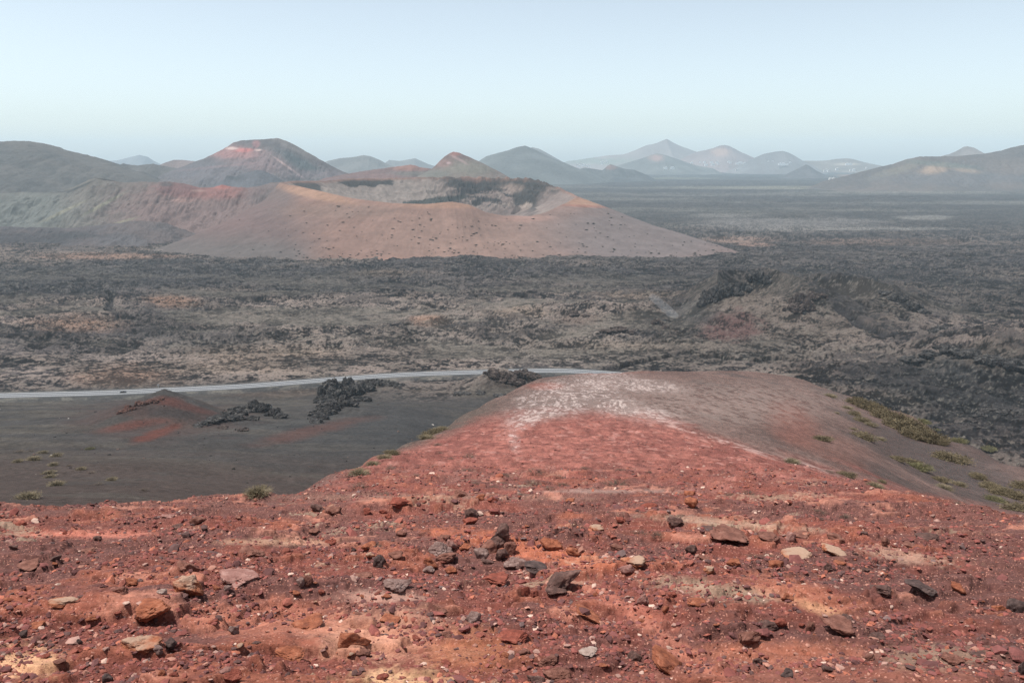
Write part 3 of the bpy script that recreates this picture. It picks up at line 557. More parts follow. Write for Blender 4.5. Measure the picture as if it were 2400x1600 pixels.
hill('small dark rocky cone in front of the tall volcano', [(505, 432), (524, 422), (531, 411), (551, 414), (570, 407), (585, 402), (600, 399), (615, 400), (646, 412), (667, 424), (690, 432)], 2650, (.070, .075, .08), None, 'ridge', seed=590, slope=.45, patches=((548, 415, 25, 8, (.04, .042, .045), .8),))
hill('low reddish mound beside the small pointed cone', [(760, 418), (800, 410), (820, 406), (882, 397), (930, 390), (963, 386), (975, 388), (984, 392), (1011, 395), (1060, 402), (1100, 412)], 2900, (.13, .095, .088), (.15, .10, .09), 'ridge', seed=600, nscale=120, patches=((960, 392, 40, 8, (.19, .10, .08), .7), (980, 407, 60, 5, (.09, .09, .08), .7)))
hill('small pointed reddish cone behind the big crater', [(980, 414), (1004, 402), (1018, 394), (1032, 380), (1045, 367), (1056, 360), (1067, 356), (1082, 358.5), (1106, 370), (1140, 386), (1174, 405), (1191, 414)], 2700, (.13, .098, .088), (.15, .13, .11), 'radial', seed=610, nx=420, ny=300, namp=.02,
     patches=((1100, 395, 60, 18, (.12, .115, .095), .7), (1068, 360, 14, 6, (.17, .08, .07), .8), (1040, 383, 20, 8, (.16, .10, .09), .7), (1052, 382, 5, 2.5, (.32, .24, .24), .7), (1078, 375, 22, 3, (.25, .18, .17), .6, .5), (1020, 408, 40, 10, (.09, .095, .085), .7)))
hill('pale blue far hill with a rounded top', [(740, 388), (767, 377), (800, 371), (825, 369), (852, 364), (868, 366), (888, 374), (905, 383), (930, 393)], 7000, (.10, .10, .09), None, 'ridge', seed=620, nx=260, ny=140)
hill('pale blue far twin-topped hill', [(890, 390), (902, 383), (914, 375), (936, 377.5), (955, 374), (973, 371), (985, 376), (1004, 385), (1030, 393)], 9000, (.11, .11, .10), None, 'ridge', seed=630, nx=260, ny=140)
hill('large even bluish cone right of centre on the horizon', [(1085, 392), (1123, 377), (1140, 366), (1165, 359), (1188, 353), (1210, 345), (1230, 341.5), (1248, 348), (1276, 363), (1300, 373), (1324, 382), (1351, 393), (1380, 402)], 6000, (.085, .095, .09), None, 'radial', seed=640, nx=360, ny=260, namp=.015)
hill('faint peak just behind the large bluish cone', [(1200, 372), (1246, 345), (1262, 349), (1290, 364), (1320, 380)], 8500, (.12, .12, .11), None, 'ridge', seed=645, nx=120, ny=90)
hill('faint pale hill far off at the left', [(200, 378), (211, 375.5), (238, 378), (272, 376.5), (299, 370), (326.5, 363), (347, 368), (360, 377), (374, 384)], 11000, (.11, .115, .115), None, 'ridge', seed=650, nx=200, ny=100)
hill('tallest pale peak on the right skyline', [(1305, 384), (1330, 378), (1380, 371), (1426, 364.6), (1463, 362), (1490, 352), (1514, 341.5), (1538, 336), (1552, 330), (1563, 325.5), (1572, 331), (1582, 336), (1600, 345), (1630, 356), (1680, 372)], 11500, (.17, .155, .14), None, 'ridge', seed=660, nx=420, ny=200, patches=((1400, 378, 90, 8, (.11, .13, .10), .7),))
hill('bluish broad hill in front of the tallest pale peak', [(1430, 392), (1446, 388), (1480, 378), (1510, 369), (1538, 359.5), (1550, 361), (1575, 369), (1600, 378), (1630, 388), (1670, 395)], 9000, (.095, .10, .09), None, 'ridge', seed=670, nx=260, ny=160, patches=((1540, 370, 18, 8, (.24, .14, .12), .7),))
hill('pointed pinkish peak second from the tallest', [(1600, 371), (1631, 357), (1655, 352), (1671, 347.6), (1685, 341.5), (1695, 340), (1709, 342.5), (1736, 356), (1767, 370), (1800, 382)], 10500, (.155, .13, .12), None, 'ridge', seed=680, nx=280, ny=150, patches=((1690, 358, 22, 9, (.28, .19, .15), .7),))
hill('rounded grey hill right of the pointed pinkish peak', [(1745, 381), (1767, 370), (1790, 361), (1815, 356), (1835, 354), (1852, 359), (1866, 367), (1879, 376), (1900, 386)], 9500, (.12, .12, .115), None, 'ridge', seed=690, nx=240, ny=140)
hill('long low hill tapering toward the right gap', [(1840, 382), (1879, 377), (1933, 377), (1960, 373), (1984, 371), (2000, 373), (2025, 380), (2076, 391)], 10000, (.13, .12, .10), None, 'ridge', seed=700, nx=240, ny=120, patches=((1985, 385, 26, 3, (.34, .30, .25), .6),))
hill('brown and grey hill mass at the right edge', [(1930, 425), (1990, 410), (2040, 397), (2069, 390), (2093, 385), (2124, 374), (2158, 367), (2200, 367), (2239, 366), (2307, 360.5), (2348, 353), (2370, 346), (2392, 341), (2450, 336), (2560, 345), (2700, 370)], 4600, (.088, .084, .078), (.115, .102, .09), 'ridge', front=620, back=600, seed=710, nx=560, ny=320, namp=.055, nscale=230,
     patches=((2190, 397, 32, 12, (.23, .165, .12), .85, -.2), (2265, 399, 30, 6, (.20, .15, .115), .7, .15), (2100, 400, 60, 8, (.13, .115, .09), .6, -.3), (2200, 385, 90, 6, (.075, .085, .075), .7, .1), (2250, 420, 200, 14, (.075, .075, .08), .6)))
hill('small grey cone peeping over the right hill mass', [(2180, 376), (2209, 366), (2228, 361), (2246, 354), (2260, 345), (2270, 343), (2284, 346), (2300, 355), (2320, 366)], 7500, (.13, .115, .10), None, 'ridge', seed=720, nx=180, ny=120)
hill('low dark mounds on the far plain', [(1320, 410), (1341, 404), (1360, 396), (1371, 393), (1390, 396), (1412, 399), (1424, 389), (1430, 385), (1446, 390), (1463, 396), (1485, 398), (1500, 404), (1520, 412)], 6200, (.065, .072, .07), None, 'ridge', seed=730, nx=280, ny=140, nscale=120, patches=((1432, 392, 14, 6, (.16, .10, .09), .7),))
hill('tiny dark cone on the far plain', [(1862, 399), (1876, 392), (1889, 385.5), (1897, 389), (1910, 398)], 7200, (.07, .07, .07), None, 'ridge', seed=740, nx=100, ny=60, nscale=100)
hill('tiny pinkish mound on the far plain', [(1858, 468), (1872, 462), (1885, 461), (1896, 467)], 3700, (.13, .10, .095), None, 'ridge', seed=745, nx=90, ny=60, nscale=60, slope=.3)
hill('tiny red-topped mound on the far plain', [(1945, 471), (1956, 463), (1963, 461), (1975, 464), (2000, 471)], 3650, (.15, .10, .095), None, 'ridge', seed=748, nx=90, ny=60, nscale=60, slope=.3)
# ------------------------------------------------------------------ road
def ribbon(P, off, wid, z):
    P = np.array(P); T = np.gradient(P, axis=0); T /= np.linalg.norm(T, axis=1)[:, None]; Nn = np.stack([-T[:, 1], T[:, 0]], 1)
    A = P+Nn*(off-wid/2); B = P+Nn*(off+wid/2); return A, B
RD = smooth_line(ROAD, 24)
def strip_obj(name, off, wid, ztop, thick, mat, parent=None):
    A, B = ribbon(RD, off, wid, ztop); n = len(A); e = thick*1.5
    A2, B2 = ribbon(RD, off, wid+2*e, ztop)
    rows = [np.c_[A2, np.full(n, ztop-thick)], np.c_[A, np.full(n, ztop)], np.c_[B, np.full(n, ztop)], np.c_[B2, np.full(n, ztop-thick)]]
    V = np.stack(rows, 1).reshape(-1, 3); F = grid_faces(n, 4); return link(name, raw_mesh(name, V, F, None, False), mat, parent)
M_asph = flat_mat('asphalt', (.085, .088, .095), .85, 0, .18, .5); M_line = flat_mat('road_paint', (.55, .55, .55), .6, 0, .08, .6)
road = tag(strip_obj('road', 0, 10.4, ZP+.35, .8, M_asph), 'pale grey two-lane road crossing the valley', None, None, 'structure')
for off in (-4.5, 0, 4.5): strip_obj('road_marking', off, .42 if off else .3, ZP+.375, .02, M_line, road)
# ------------------------------------------------------------------ rocks
def ico(sub):
    import bmesh
    bm = bmesh.new(); bmesh.ops.create_icosphere(bm, subdivisions=sub, radius=1.0)
    V = np.array([v.co[:] for v in bm.verts]); F = np.array([[l.index for l in f.verts] for f in bm.faces]); bm.free(); return V, F
ICO = {k: ico(k) for k in (1, 3, 4, 5, 6)}
def rock_shape(seed, sub=4, planes=11, rough=.12, pits=.06, flat=0):
    V, F = ICO[sub]; r = np.random.default_rng(seed); V = V.copy()
    n = r.normal(size=(planes, 3)); n /= np.linalg.norm(n, axis=1)[:, None]; dist = r.uniform(.48, .95, planes)
    if flat: n = np.vstack([n, [r.uniform(-.15, .15), r.uniform(-.15, .15), 1]]); dist = np.append(dist, .35)
    d = V@n.T; rad = np.min(np.where(d > .05, dist[None]/np.maximum(d, .05), 9), axis=1); rad = np.minimum(rad, 1.15)
    P = V*rad[:, None]
    P = P+V*(fbm3(P, .8, 4, seed % 91)*rough*2.2+(-np.abs(fbm3(P, .26, 4, seed % 87+7, .65))*pits*4.5)+fbm3(P, .09, 2, seed % 53)*pits*.7)[:, None]
    lo, hi = P.min(0), P.max(0); P = (P-(lo+hi)/2)/(hi-lo)   # unit box, centred
    return P, F
ROCK_M = {
 'rust': rock_mat('rock_rust', (.21, .072, .045), (.36, .122, .066), (.47, .20, .125)), 'red': rock_mat('rock_red', (.17, .052, .038), (.29, .082, .056), (.40, .14, .10)),
 'brown': rock_mat('rock_brown', (.14, .060, .045), (.24, .105, .078), (.34, .17, .13)), 'pink': rock_mat('rock_pinkish', (.26, .12, .10), (.37, .19, .16), (.48, .29, .25)),
 'dark': rock_mat('rock_dark', (.08, .046, .040), (.145, .080, .068), (.25, .14, .115)), 'grey': rock_mat('rock_grey', (.19, .115, .10), (.28, .18, .158), (.40, .29, .26)),
 'black': rock_mat('rock_charcoal', (.06, .042, .040), (.11, .072, .066), (.19, .13, .115)), 'crust': rock_mat('rock_pale_crust', (.22, .08, .045), (.42, .15, .08), (.50, .24, .15), top=(.45, .29, .21)),
 'pale': rock_mat('rock_pale', (.34, .24, .20), (.45, .33, .28), (.54, .43, .38))}
CN = {'rust': 'rusty orange', 'red': 'brick red', 'brown': 'reddish brown', 'pink': 'pinkish', 'dark': 'dark brown', 'grey': 'grey', 'black': 'charcoal grey', 'crust': 'orange rock with pale crust', 'pale': 'whitish'}
HEROES = []; USED = {}
def add_rock(me_or_seed, u, v, wpx, hpx, kind, label, group=None, rot=None, sink=.42, cat='rock', sub=4, ratio=None, flat=0, tilt=(0, 0), name='rock', rough=.12, yrange=(2.0, 400)):
    p = hit(u, v, fg_z, *yrange, 900)
    if p is None: return None
    k = depth_of(p)/FPX; w = wpx*k; T_ = float(tan_dep(v)); sn, cs = T_/math.hypot(1, T_), 1/math.hypot(1, T_); dpt = w*(ratio or (.95 if flat else .7))
    h = max(.2*w, (hpx*k-dpt*sn*(.75 if flat else .5))/cs)*(.8 if flat else 1.0)
    if isinstance(me_or_seed, int):
        P, F = rock_shape(me_or_seed, sub, flat=flat, rough=rough); me = raw_mesh(name, P, F); me.materials.append(ROCK_M[kind])
    else: me = me_or_seed
    o = bpy.data.objects.new(name, me); col.objects.link(o)
    o.scale = (w, dpt, h*(1+sink)); o.rotation_euler = (tilt[0], tilt[1], rot if rot is not None else 0)
    y = p[1]+dpt*.15; o.location = (p[0], y, float(fg_z(np.array([p[0]]), np.array([y]))[0])+h*(.5-sink*.5))
    tag(o, label, cat, group); return o
# (zone offset, x, y, w, h in the enlarged crop, kind, own label or None, flat, tilt)
Z1, Z2, Z3 = (0, 1100), (800, 1100), (1600, 1100)
RK = [
 (Z1, 1620, 720, 300, 165, 'pink', 'broad pinkish flat-topped slab, largest pale slab on the near left slope', 1, (-.15, .12)),
 (Z1, 1290, 680, 200, 120, 'brown', 'reddish brown block directly left of the broad pinkish slab', 0, (0, 0)),
 (Z1, 1295, 810, 210, 130, 'crust', 'orange rock with cream crust on top, below left of the broad pinkish slab', 0, (0, .1)),
 (Z1, 1050, 1010, 300, 145, 'rust', 'long rusty orange rock, largest orange one at the lower left', 0, (0, -.25)),
 (Z1, 960, 1195, 290, 130, 'crust', 'orange rock with pinkish crust beside a dark grey stone at lower left', 0, (0, -.1)),
 (Z1, 1730, 570, 190, 85, 'brown', 'dark brown overhanging rock just above the broad pinkish slab', 0, (0, 0)),
 (Z1, 1150, 322, 90, 36, 'pink', 'small pinkish stone near the left brink of the red slope', 0, (0, 0)),
 (Z1, 1360, 350, 100, 55, 'brown', 'red brown rock near the left brink beside dry twigs', 0, (0, 0)),
 (Z1, 1215, 395, 110, 55, 'dark', 'dark stone tangled with dry twigs near the left brink', 0, (0, 0)),
 (Z1, 430, 905, 190, 58, 'crust', 'low orange rock with pale upper edge near the left side', 0, (0, .08)),
 (Z1, 195, 680, 170, 60, 'brown', 'flat brown rock with dark underside close to the left edge', 1, (0, 0)),
 (Z1, 255, 1072, 140, 58, 'rust', 'slanting rusty rock above a round dark stone near the left edge', 0, (0, -.35)),
 (Z1, 160, 1140, 62, 58, 'black', 'round charcoal stone under a slanting rusty rock near the left edge', 0, (0, 0)),
 (Z1, 2110, 1055, 215, 72, 'rust', 'flat brown orange rock with dark shadowed front, lower left of centre', 1, (.1, 0)),
 (Z1, 1990, 1262, 235, 108, 'rust', 'knobbly rusty rock with hollowed underside near the bottom left of centre', 0, (0, 0)),
 (Z1, 2120, 775, 80, 75, 'brown', 'rounded brown stone leaning on a pale grey one left of centre', 0, (0, 0)),
 (Z1, 2072, 790, 60, 50, 'grey', 'pale grey stone leaning on a rounded brown one left of centre', 0, (0, 0)),
 (Z1, 1610, 1112, 72, 66, 'grey', 'single rounded grey stone on dark gravel at lower left', 0, (0, 0)),
 (Z1, 1165, 1210, 100, 62, 'black', 'dark grey stone right of the orange rock with pinkish crust', 0, (0, 0)),
 (Z1, 1555, 1385, 100, 60, 'pink', 'pinkish grey stone on top of a red lump at the bottom edge, left', 0, (0, 0)),
 (Z1, 1590, 1430, 150, 90, 'red', 'red lump at the bottom edge under a pinkish grey stone', 0, (0, 0)),
 (Z1, 130, 370, 112, 46, 'red', 'flat red rock near the left edge just below the brink', 0, (0, 0)),
 (Z1, 385, 615, 82, 40, 'dark', None, 0, (0, -.4)), (Z1, 590, 562, 100, 30, 'brown', None, 1, (0, 0)), (Z1, 100, 535, 70, 42, 'dark', None, 0, (0, 0)),
 (Z1, 740, 1440, 90, 60, 'black', 'charcoal stone at the bottom edge in the left part', 0, (0, 0)), (Z1, 1115, 1405, 52, 40, 'rust', None, 0, (0, 0)), (Z1, 1195, 1410, 70, 40, 'red', None, 0, (0, 0)),
 (Z1, 2190, 270, 100, 60, 'dark', None, 0, (0, 0)), (Z1, 2290, 290, 120, 58, 'brown', None, 0, (0, 0)), (Z1, 2165, 430, 90, 36, 'brown', None, 0, (0, 0)), (Z1, 2270, 490, 90, 46, 'red', None, 0, (0, 0)),
 (Z1, 820, 830, 120, 60, 'brown', None, 0, (0, 0)), (Z1, 900, 790, 110, 50, 'rust', None, 0, (0, .2)), (Z1, 1110, 840, 80, 45, 'pale', None, 0, (0, 0)), (Z1, 1090, 1250, 80, 55, 'grey', None, 0, (0, 0)),
 (Z1, 670, 480, 60, 30, 'dark', None, 0, (0, 0)), (Z1, 1565, 820, 60, 40, 'grey', None, 0, (0, 0)), (Z1, 1490, 815, 70, 50, 'rust', None, 0, (0, 0)), (Z1, 640, 1035, 90, 36, 'rust', None, 0, (0, 0)), (Z1, 545, 1190, 45, 40, 'black', None, 0, (0, 0)), (Z1, 550, 1240, 80, 45, 'red', None, 0, (0, 0)),
 (Z2, 1525, 765, 270, 150, 'dark', 'tall jagged dark brown boulder leaning right, most prominent rock near centre', 0, (.1, -.62)),
 (Z2, 265, 645, 92, 92, 'black', 'angular charcoal stone standing alone left of centre', 0, (0, .2)),
 (Z2, 680, 555, 175, 105, 'grey', 'grey brown weathered rock on the rise left of the dark boulder', 0, (0, 0)),
 (Z2, 960, 588, 112, 78, 'grey', 'small grey rock propped against the upright dark brown rock', 0, (0, .2)),
 (Z2, 1095, 480, 125, 145, 'dark', 'upright split dark brown rock on top of the central rise', 0, (0, .15)),
 (Z2, 1110, 600, 100, 90, 'dark', 'dark foot stone under the upright split rock of the central rise', 0, (0, 0)),
 (Z2, 1030, 545, 130, 90, 'brown', None, 0, (0, .5)), (Z2, 1060, 515, 150, 100, 'dark', None, 0, (0, -.2)), (Z2, 1165, 555, 95, 80, 'brown', None, 0, (0, .3)), (Z2, 1010, 635, 90, 50, 'dark', None, 0, (0, 0)), (Z2, 1245, 665, 100, 52, 'dark', None, 0, (0, 0)), (Z2, 720, 610, 150, 66, 'brown', None, 0, (0, .1)), (Z2, 755, 525, 80, 60, 'pink', None, 0, (0, 0)), (Z2, 1480, 840, 150, 60, 'dark', None, 0, (0, 0)),
 (Z2, 620, 640, 110, 60, 'rust', None, 0, (0, .3)), (Z2, 600, 690, 92, 46, 'grey', 'greyish stone just below an orange one left of the central rise', 0, (0, 0)), (Z2, 757, 697, 90, 46, 'rust', None, 0, (0, 0)), (Z2, 815, 675, 70, 56, 'pink', None, 0, (0, 0)),
 (Z2, 865, 532, 110, 46, 'rust', None, 0, (0, 0)), (Z2, 712, 466, 82, 40, 'brown', None, 0, (0, 0)), (Z2, 900, 300, 104, 80, 'dark', 'dark pitted rock perched on a red one at the top of the central rise', 0, (0, 0)), (Z2, 890, 358, 115, 58, 'red', 'red rock under the dark pitted one at the top of the central rise', 0, (0, 0)),
 (Z2, 415, 452, 80, 40, 'brown', None, 0, (0, 0)), (Z2, 370, 600, 110, 50, 'brown', None, 0, (0, 0)), (Z2, 1200, 640, 170, 78, 'grey', 'grey lichen-spotted rock right of the upright split rock', 0, (0, 0)), (Z2, 1340, 690, 170, 56, 'black', 'flat dark purple rock just left of the tall jagged boulder', 1, (0, .2)),
 (Z2, 1270, 850, 70, 72, 'red', 'small red block just left of the foot of the jagged boulder', 0, (0, 0)), (Z2, 1330, 860, 62, 50, 'red', None, 0, (0, 0)), (Z2, 1450, 522, 170, 74, 'rust', 'long rusty rock pointing down right above the jagged boulder', 0, (0, .35)), (Z2, 1600, 572, 110, 58, 'rust', None, 0, (0, .1)),
 (Z2, 400, 232, 142, 62, 'red', 'red rock cluster piece near the top of the slope left of centre', 0, (0, .1)), (Z2, 820, 165, 100, 50, 'brown', None, 0, (0, 0)), (Z2, 958, 195, 80, 52, 'rust', None, 0, (0, 0)), (Z2, 1040, 208, 80, 50, 'red', None, 0, (0, 0)),
 (Z2, 380, 800, 200, 88, 'grey', 'low grey brown hummock above a whitish patch left of centre', 0, (0, 0)), (Z2, 330, 1035, 150, 46, 'rust', 'flat orange stone with a small grey one below, lower left of centre', 1, (0, 0)), (Z2, 342, 1070, 50, 34, 'grey', None, 0, (0, 0)),
 (Z2, 1965, 692, 100, 60, 'pink', None, 0, (0, 0)), (Z2, 2010, 645, 180, 76, 'crust', 'brown rock with pale crusted top right of the jagged boulder', 0, (0, 0)), (Z2, 1900, 535, 90, 42, 'brown', None, 0, (0, 0)), (Z2, 1925, 350, 72, 36, 'red', None, 0, (0, 0)), (Z2, 1760, 402, 100, 42, 'crust', None, 0, (0, 0)), (Z2, 2120, 250, 120, 46, 'red', None, 0, (0, 0)), (Z2, 1575, 215, 70, 36, 'rust', None, 0, (0, 0)), (Z2, 2300, 382, 112, 58, 'dark', None, 0, (0, 0)),
 (Z2, 2235, 970, 60, 52, 'rust', None, 0, (0, 0)), (Z2, 2080, 905, 82, 90, 'pink', 'upright pinkish splinter right of the jagged boulder', 0, (0, .5)), (Z2, 910, 1025, 110, 80, 'grey', 'grey lichen-covered lump low in the middle of the view', 0, (0, 0)), (Z2, 722, 1142, 82, 52, 'brown', None, 0, (0, 0)),
 (Z2, 90, 1165, 230, 120, 'rust', 'large crumbly orange rock mass at the lower left of centre', 0, (0, .3)), (Z2, 150, 1270, 110, 60, 'brown', None, 0, (0, 0)), (Z2, 1420, 1320, 145, 68, 'brown', 'brown stone with pale top near the bottom centre', 0, (0, 0)), (Z2, 1490, 1420, 210, 110, 'brown', 'large broken brown rock at the bottom edge, centre', 0, (0, 0)), (Z2, 1340, 1440, 130, 70, 'dark', None, 0, (0, 0)),
 (Z2, 1180, 1165, 230, 66, 'red', 'long low reddish rock below the middle', 0, (0, 0)), (Z2, 1250, 1250, 110, 46, 'brown', None, 0, (0, 0)), (Z2, 2020, 1290, 100, 66, 'dark', None, 0, (0, -.4)), (Z2, 680, 990, 110, 46, 'brown', None, 0, (0, -.3)), (Z2, 150, 730, 150, 50, 'brown', None, 0, (0, -.2)), (Z2, 1700, 1262, 130, 42, 'pale', 'flat whitish stone near the bottom right of centre', 1, (0, 0)), (Z2, 1760, 855, 70, 40, 'rust', None, 0, (0, 0)), (Z2, 1060, 745, 190, 60, 'red', None, 1, (0, .1)), (Z2, 1700, 985, 190, 80, 'rust', None, 1, (0, .4)),
 (Z2, 2250, 1330, 260, 90, 'rust', 'long orange ledge slanting down at the bottom right of centre', 1, (0, .55)), (Z2, 175, 288, 60, 40, 'red', None, 0, (0, 0)), (Z2, 290, 290, 60, 38, 'red', None, 0, (0, 0)), (Z2, 325, 328, 56, 40, 'red', None, 0, (0, 0)), (Z2, 85, 550, 40, 36, 'black', None, 0, (0, 0)), (Z2, 185, 522, 110, 45, 'rust', None, 0, (0, -.1)),
 (Z3, 330, 480, 305, 82, 'brown', 'long tilted brown slab with a dark hollow beneath, right of centre', 1, (0, .16)), (Z3, 600, 458, 165, 58, 'brown', None, 1, (0, .1)), (Z3, 740, 478, 76, 78, 'pink', 'pinkish block propped under a brown ledge, right of centre', 0, (0, .6)), (Z3, 820, 452, 145, 40, 'brown', None, 1, (0, 0)), (Z3, 1060, 462, 130, 46, 'brown', None, 0, (0, .2)),
 (Z3, 120, 922, 190, 72, 'rust', 'orange rock below a strip of pale dry lichen', 0, (0, .1)), (Z3, 715, 885, 92, 62, 'rust', 'rusty nub at the end of the pale lichen strip', 0, (0, 0)), (Z3, 465, 1150, 168, 92, 'brown', 'smooth round brown rock with a grey lichen spot, lower right', 0, (0, 0)), (Z3, 590, 1080, 140, 60, 'dark', None, 0, (0, 0)), (Z3, 670, 1065, 90, 60, 'red', None, 0, (0, 0)),
 (Z3, 1080, 1080, 245, 100, 'brown', 'brown slab jutting over a deep shadow, lower right', 1, (0, .18)), (Z3, 1130, 1028, 92, 48, 'dark', 'small dark stone right above the jutting brown slab', 0, (0, 0)), (Z3, 350, 640, 100, 52, 'rust', None, 0, (0, 0)), (Z3, 645, 650, 105, 62, 'rust', None, 0, (0, 0)), (Z3, 180, 692, 80, 46, 'crust', None, 0, (0, 0)),
 (Z3, 50, 165, 82, 46, 'rust', None, 0, (0, 0)), (Z3, 60, 240, 95, 66, 'rust', None, 0, (0, 0)), (Z3, 170, 403, 84, 30, 'dark', None, 1, (0, 0)), (Z3, 1650, 822, 215, 58, 'black', 'dark grey arched rock on the right slope', 0, (0, .15)), (Z3, 1370, 842, 160, 60, 'dark', 'dark knobbly rock left of the dark grey arched one', 0, (0, .1)),
 (Z3, 1910, 812, 125, 56, 'rust', None, 0, (0, .4)), (Z3, 2190, 950, 100, 58, 'rust', None, 0, (0, .3)), (Z3, 2315, 945, 140, 110, 'black', 'large dark boulder cut by the right edge of the view', 0, (0, .5)), (Z3, 1870, 1318, 160, 82, 'brown', 'brown rock with pale green lichen near the lower right corner', 0, (0, 0)),
 (Z3, 2050, 1276, 115, 38, 'dark', None, 0, (0, .1)), (Z3, 1280, 1290, 102, 54, 'brown', None, 0, (0, 0)), (Z3, 1000, 1376, 80, 40, 'dark', None, 0, (0, 0)), (Z3, 1350, 1150, 112, 50, 'dark', None, 0, (0, 0)), (Z3, 1700, 465, 170, 50, 'dark', None, 0, (0, 0)), (Z3, 1570, 516, 92, 30, 'brown', None, 1, (0, 0)), (Z3, 1920, 600, 92, 26, 'brown', None, 1, (0, 0)), (Z3, 520, 1330, 70, 50, 'dark', None, 0, (0, 0)), (Z3, 720, 1405, 100, 56, 'black', None, 0, (0, 0)), (Z3, 2340, 1380, 70, 100, 'black', 'dark stone at the right edge near the bottom corner', 0, (0, 0)), (Z3, 60, 550, 90, 60, 'dark', None, 0, (0, 0)), (Z3, 150, 612, 95, 36, 'brown', None, 0, (0, 0)), (Z3, 1000, 680, 52, 48, 'dark', None, 0, (0, 0)), (Z3, 1260, 690, 80, 26, 'dark', None, 0, (0, 0)), (Z3, 880, 1090, 60, 70, 'brown', None, 0, (0, 0)), (Z3, 950, 340, 50, 26, 'dark', None, 0, (0, 0)), (Z3, 730, 225, 50, 30, 'red', None, 0, (0, 0)), (Z3, 1250, 436, 52, 22, 'dark', None, 0, (0, 0)), (Z3, 1400, 505, 70, 50, 'brown', None, 0, (0, 0)), (Z3, 1100, 620, 100, 34, 'brown', None, 0, (0, 0)), (Z3, 1090, 645, 90, 36, 'rust', None, 0, (0, 0)), (Z3, 800, 600, 220, 36, 'crust', None, 1, (0, .05)), (Z3, 1050, 570, 170, 44, 'crust', None, 1, (0, .2))]
LAND = []     # landmarks for describing smaller stones
for i, (zo, X_, Y_, W_, H_, kd, lab, fl, tl) in enumerate(RK):
    if lab: LAND.append((zo[0]+X_/2.94, zo[1]+Y_/2.94, lab))
SHORT = {}
def short_name(lab): return lab.split(',')[0]
def rel_label(u, v, size, kd, used):
    order = sorted(LAND, key=lambda q: math.hypot(q[0]-u, (q[1]-v)*1.6))
    for q in order[:12]:
        du, dv = u-q[0], v-q[1]
        if abs(du) > abs(dv)*1.8: rel = 'right of' if du > 0 else 'left of'
        elif abs(dv) > abs(du)*1.8: rel = 'below' if dv > 0 else 'above'
        else: rel = ('lower ' if dv > 0 else 'upper ')+('right of' if du > 0 else 'left of')
        base = ' '.join(short_name(q[2]).split()[:9]); cn = 'crusted orange' if kd == 'crust' else CN[kd]
        lab = f"{size} {cn} stone {rel} the {base}"
        if len(lab.split()) <= 16 and lab not in used: used.add(lab); return lab
    return None
USEDL = set()
for i, (zo, X_, Y_, W_, H_, kd, lab, fl, tl) in enumerate(RK):
    u_, v_ = zo[0]+X_/2.94, zo[1]+(Y_+H_*.3)/2.94
    lab = lab or rel_label(u_, v_, 'medium' if W_ > 90 else 'small', kd, USEDL)
    add_rock(900+i*7, u_, v_, W_/2.94, H_/2.94, kd, lab or 'small red brown stone lying on the near red slope', 'rocks lying on the near red slope', rot=random.uniform(-.3, .3), sub=5 if W_ > 140 else 4, flat=fl, tilt=tl, rough=.16)
kinds = ['rust', 'red', 'red', 'brown', 'brown', 'rust', 'red', 'crust', 'pink', 'rust', 'dark']
PROT = {k: [] for k in set(kinds)}
for k in PROT:
    for j in range(3):
        P, F = rock_shape(5000+hash_ if False else 5000+len(k)*31+j*17, 3, flat=j == 2, rough=.16); me = raw_mesh('stone', P, F); me.materials.append(ROCK_M[k]); PROT[k].append(me)
cnt = 0; rr = random.Random(5)
while cnt < 165:
    v_ = 1165+(1600-1165)*rr.random()**.8; u_ = rr.uniform(-60, 2460)
    if v_ < 1185+max(0, (u_-2200))*.15+max(0, 300-u_)*.02+(15 if u_ < 650 else 0): continue
    if any(math.hypot((q[0]+q[1]/2.94-u_)/1.6, q[0+0]*0+(q[3]-v_)) < q[4] for q in [(z[0][0], z[1], 0, z[0][1]+z[2]/2.94, z[3]/2.94*.45) for z in RK]): continue
    sz = (9+24*rr.random()**2.6)*(.55+.45*(v_-1165)/435); kd = rr.choice(kinds)
    lab = rel_label(u_, v_, 'tiny' if sz < 18 else 'little', kd, USEDL) or 'tiny reddish stone among gravel on the near red slope'
    o = add_rock(rr.choice(PROT[kd]), u_, v_, sz, sz*rr.uniform(.3, .55), kd, lab, 'rocks lying on the near red slope', rot=rr.uniform(-.5, .5), name='stone', cat='stone', tilt=(rr.uniform(-.2, .2), rr.uniform(-.3, .3)))
    cnt += 1
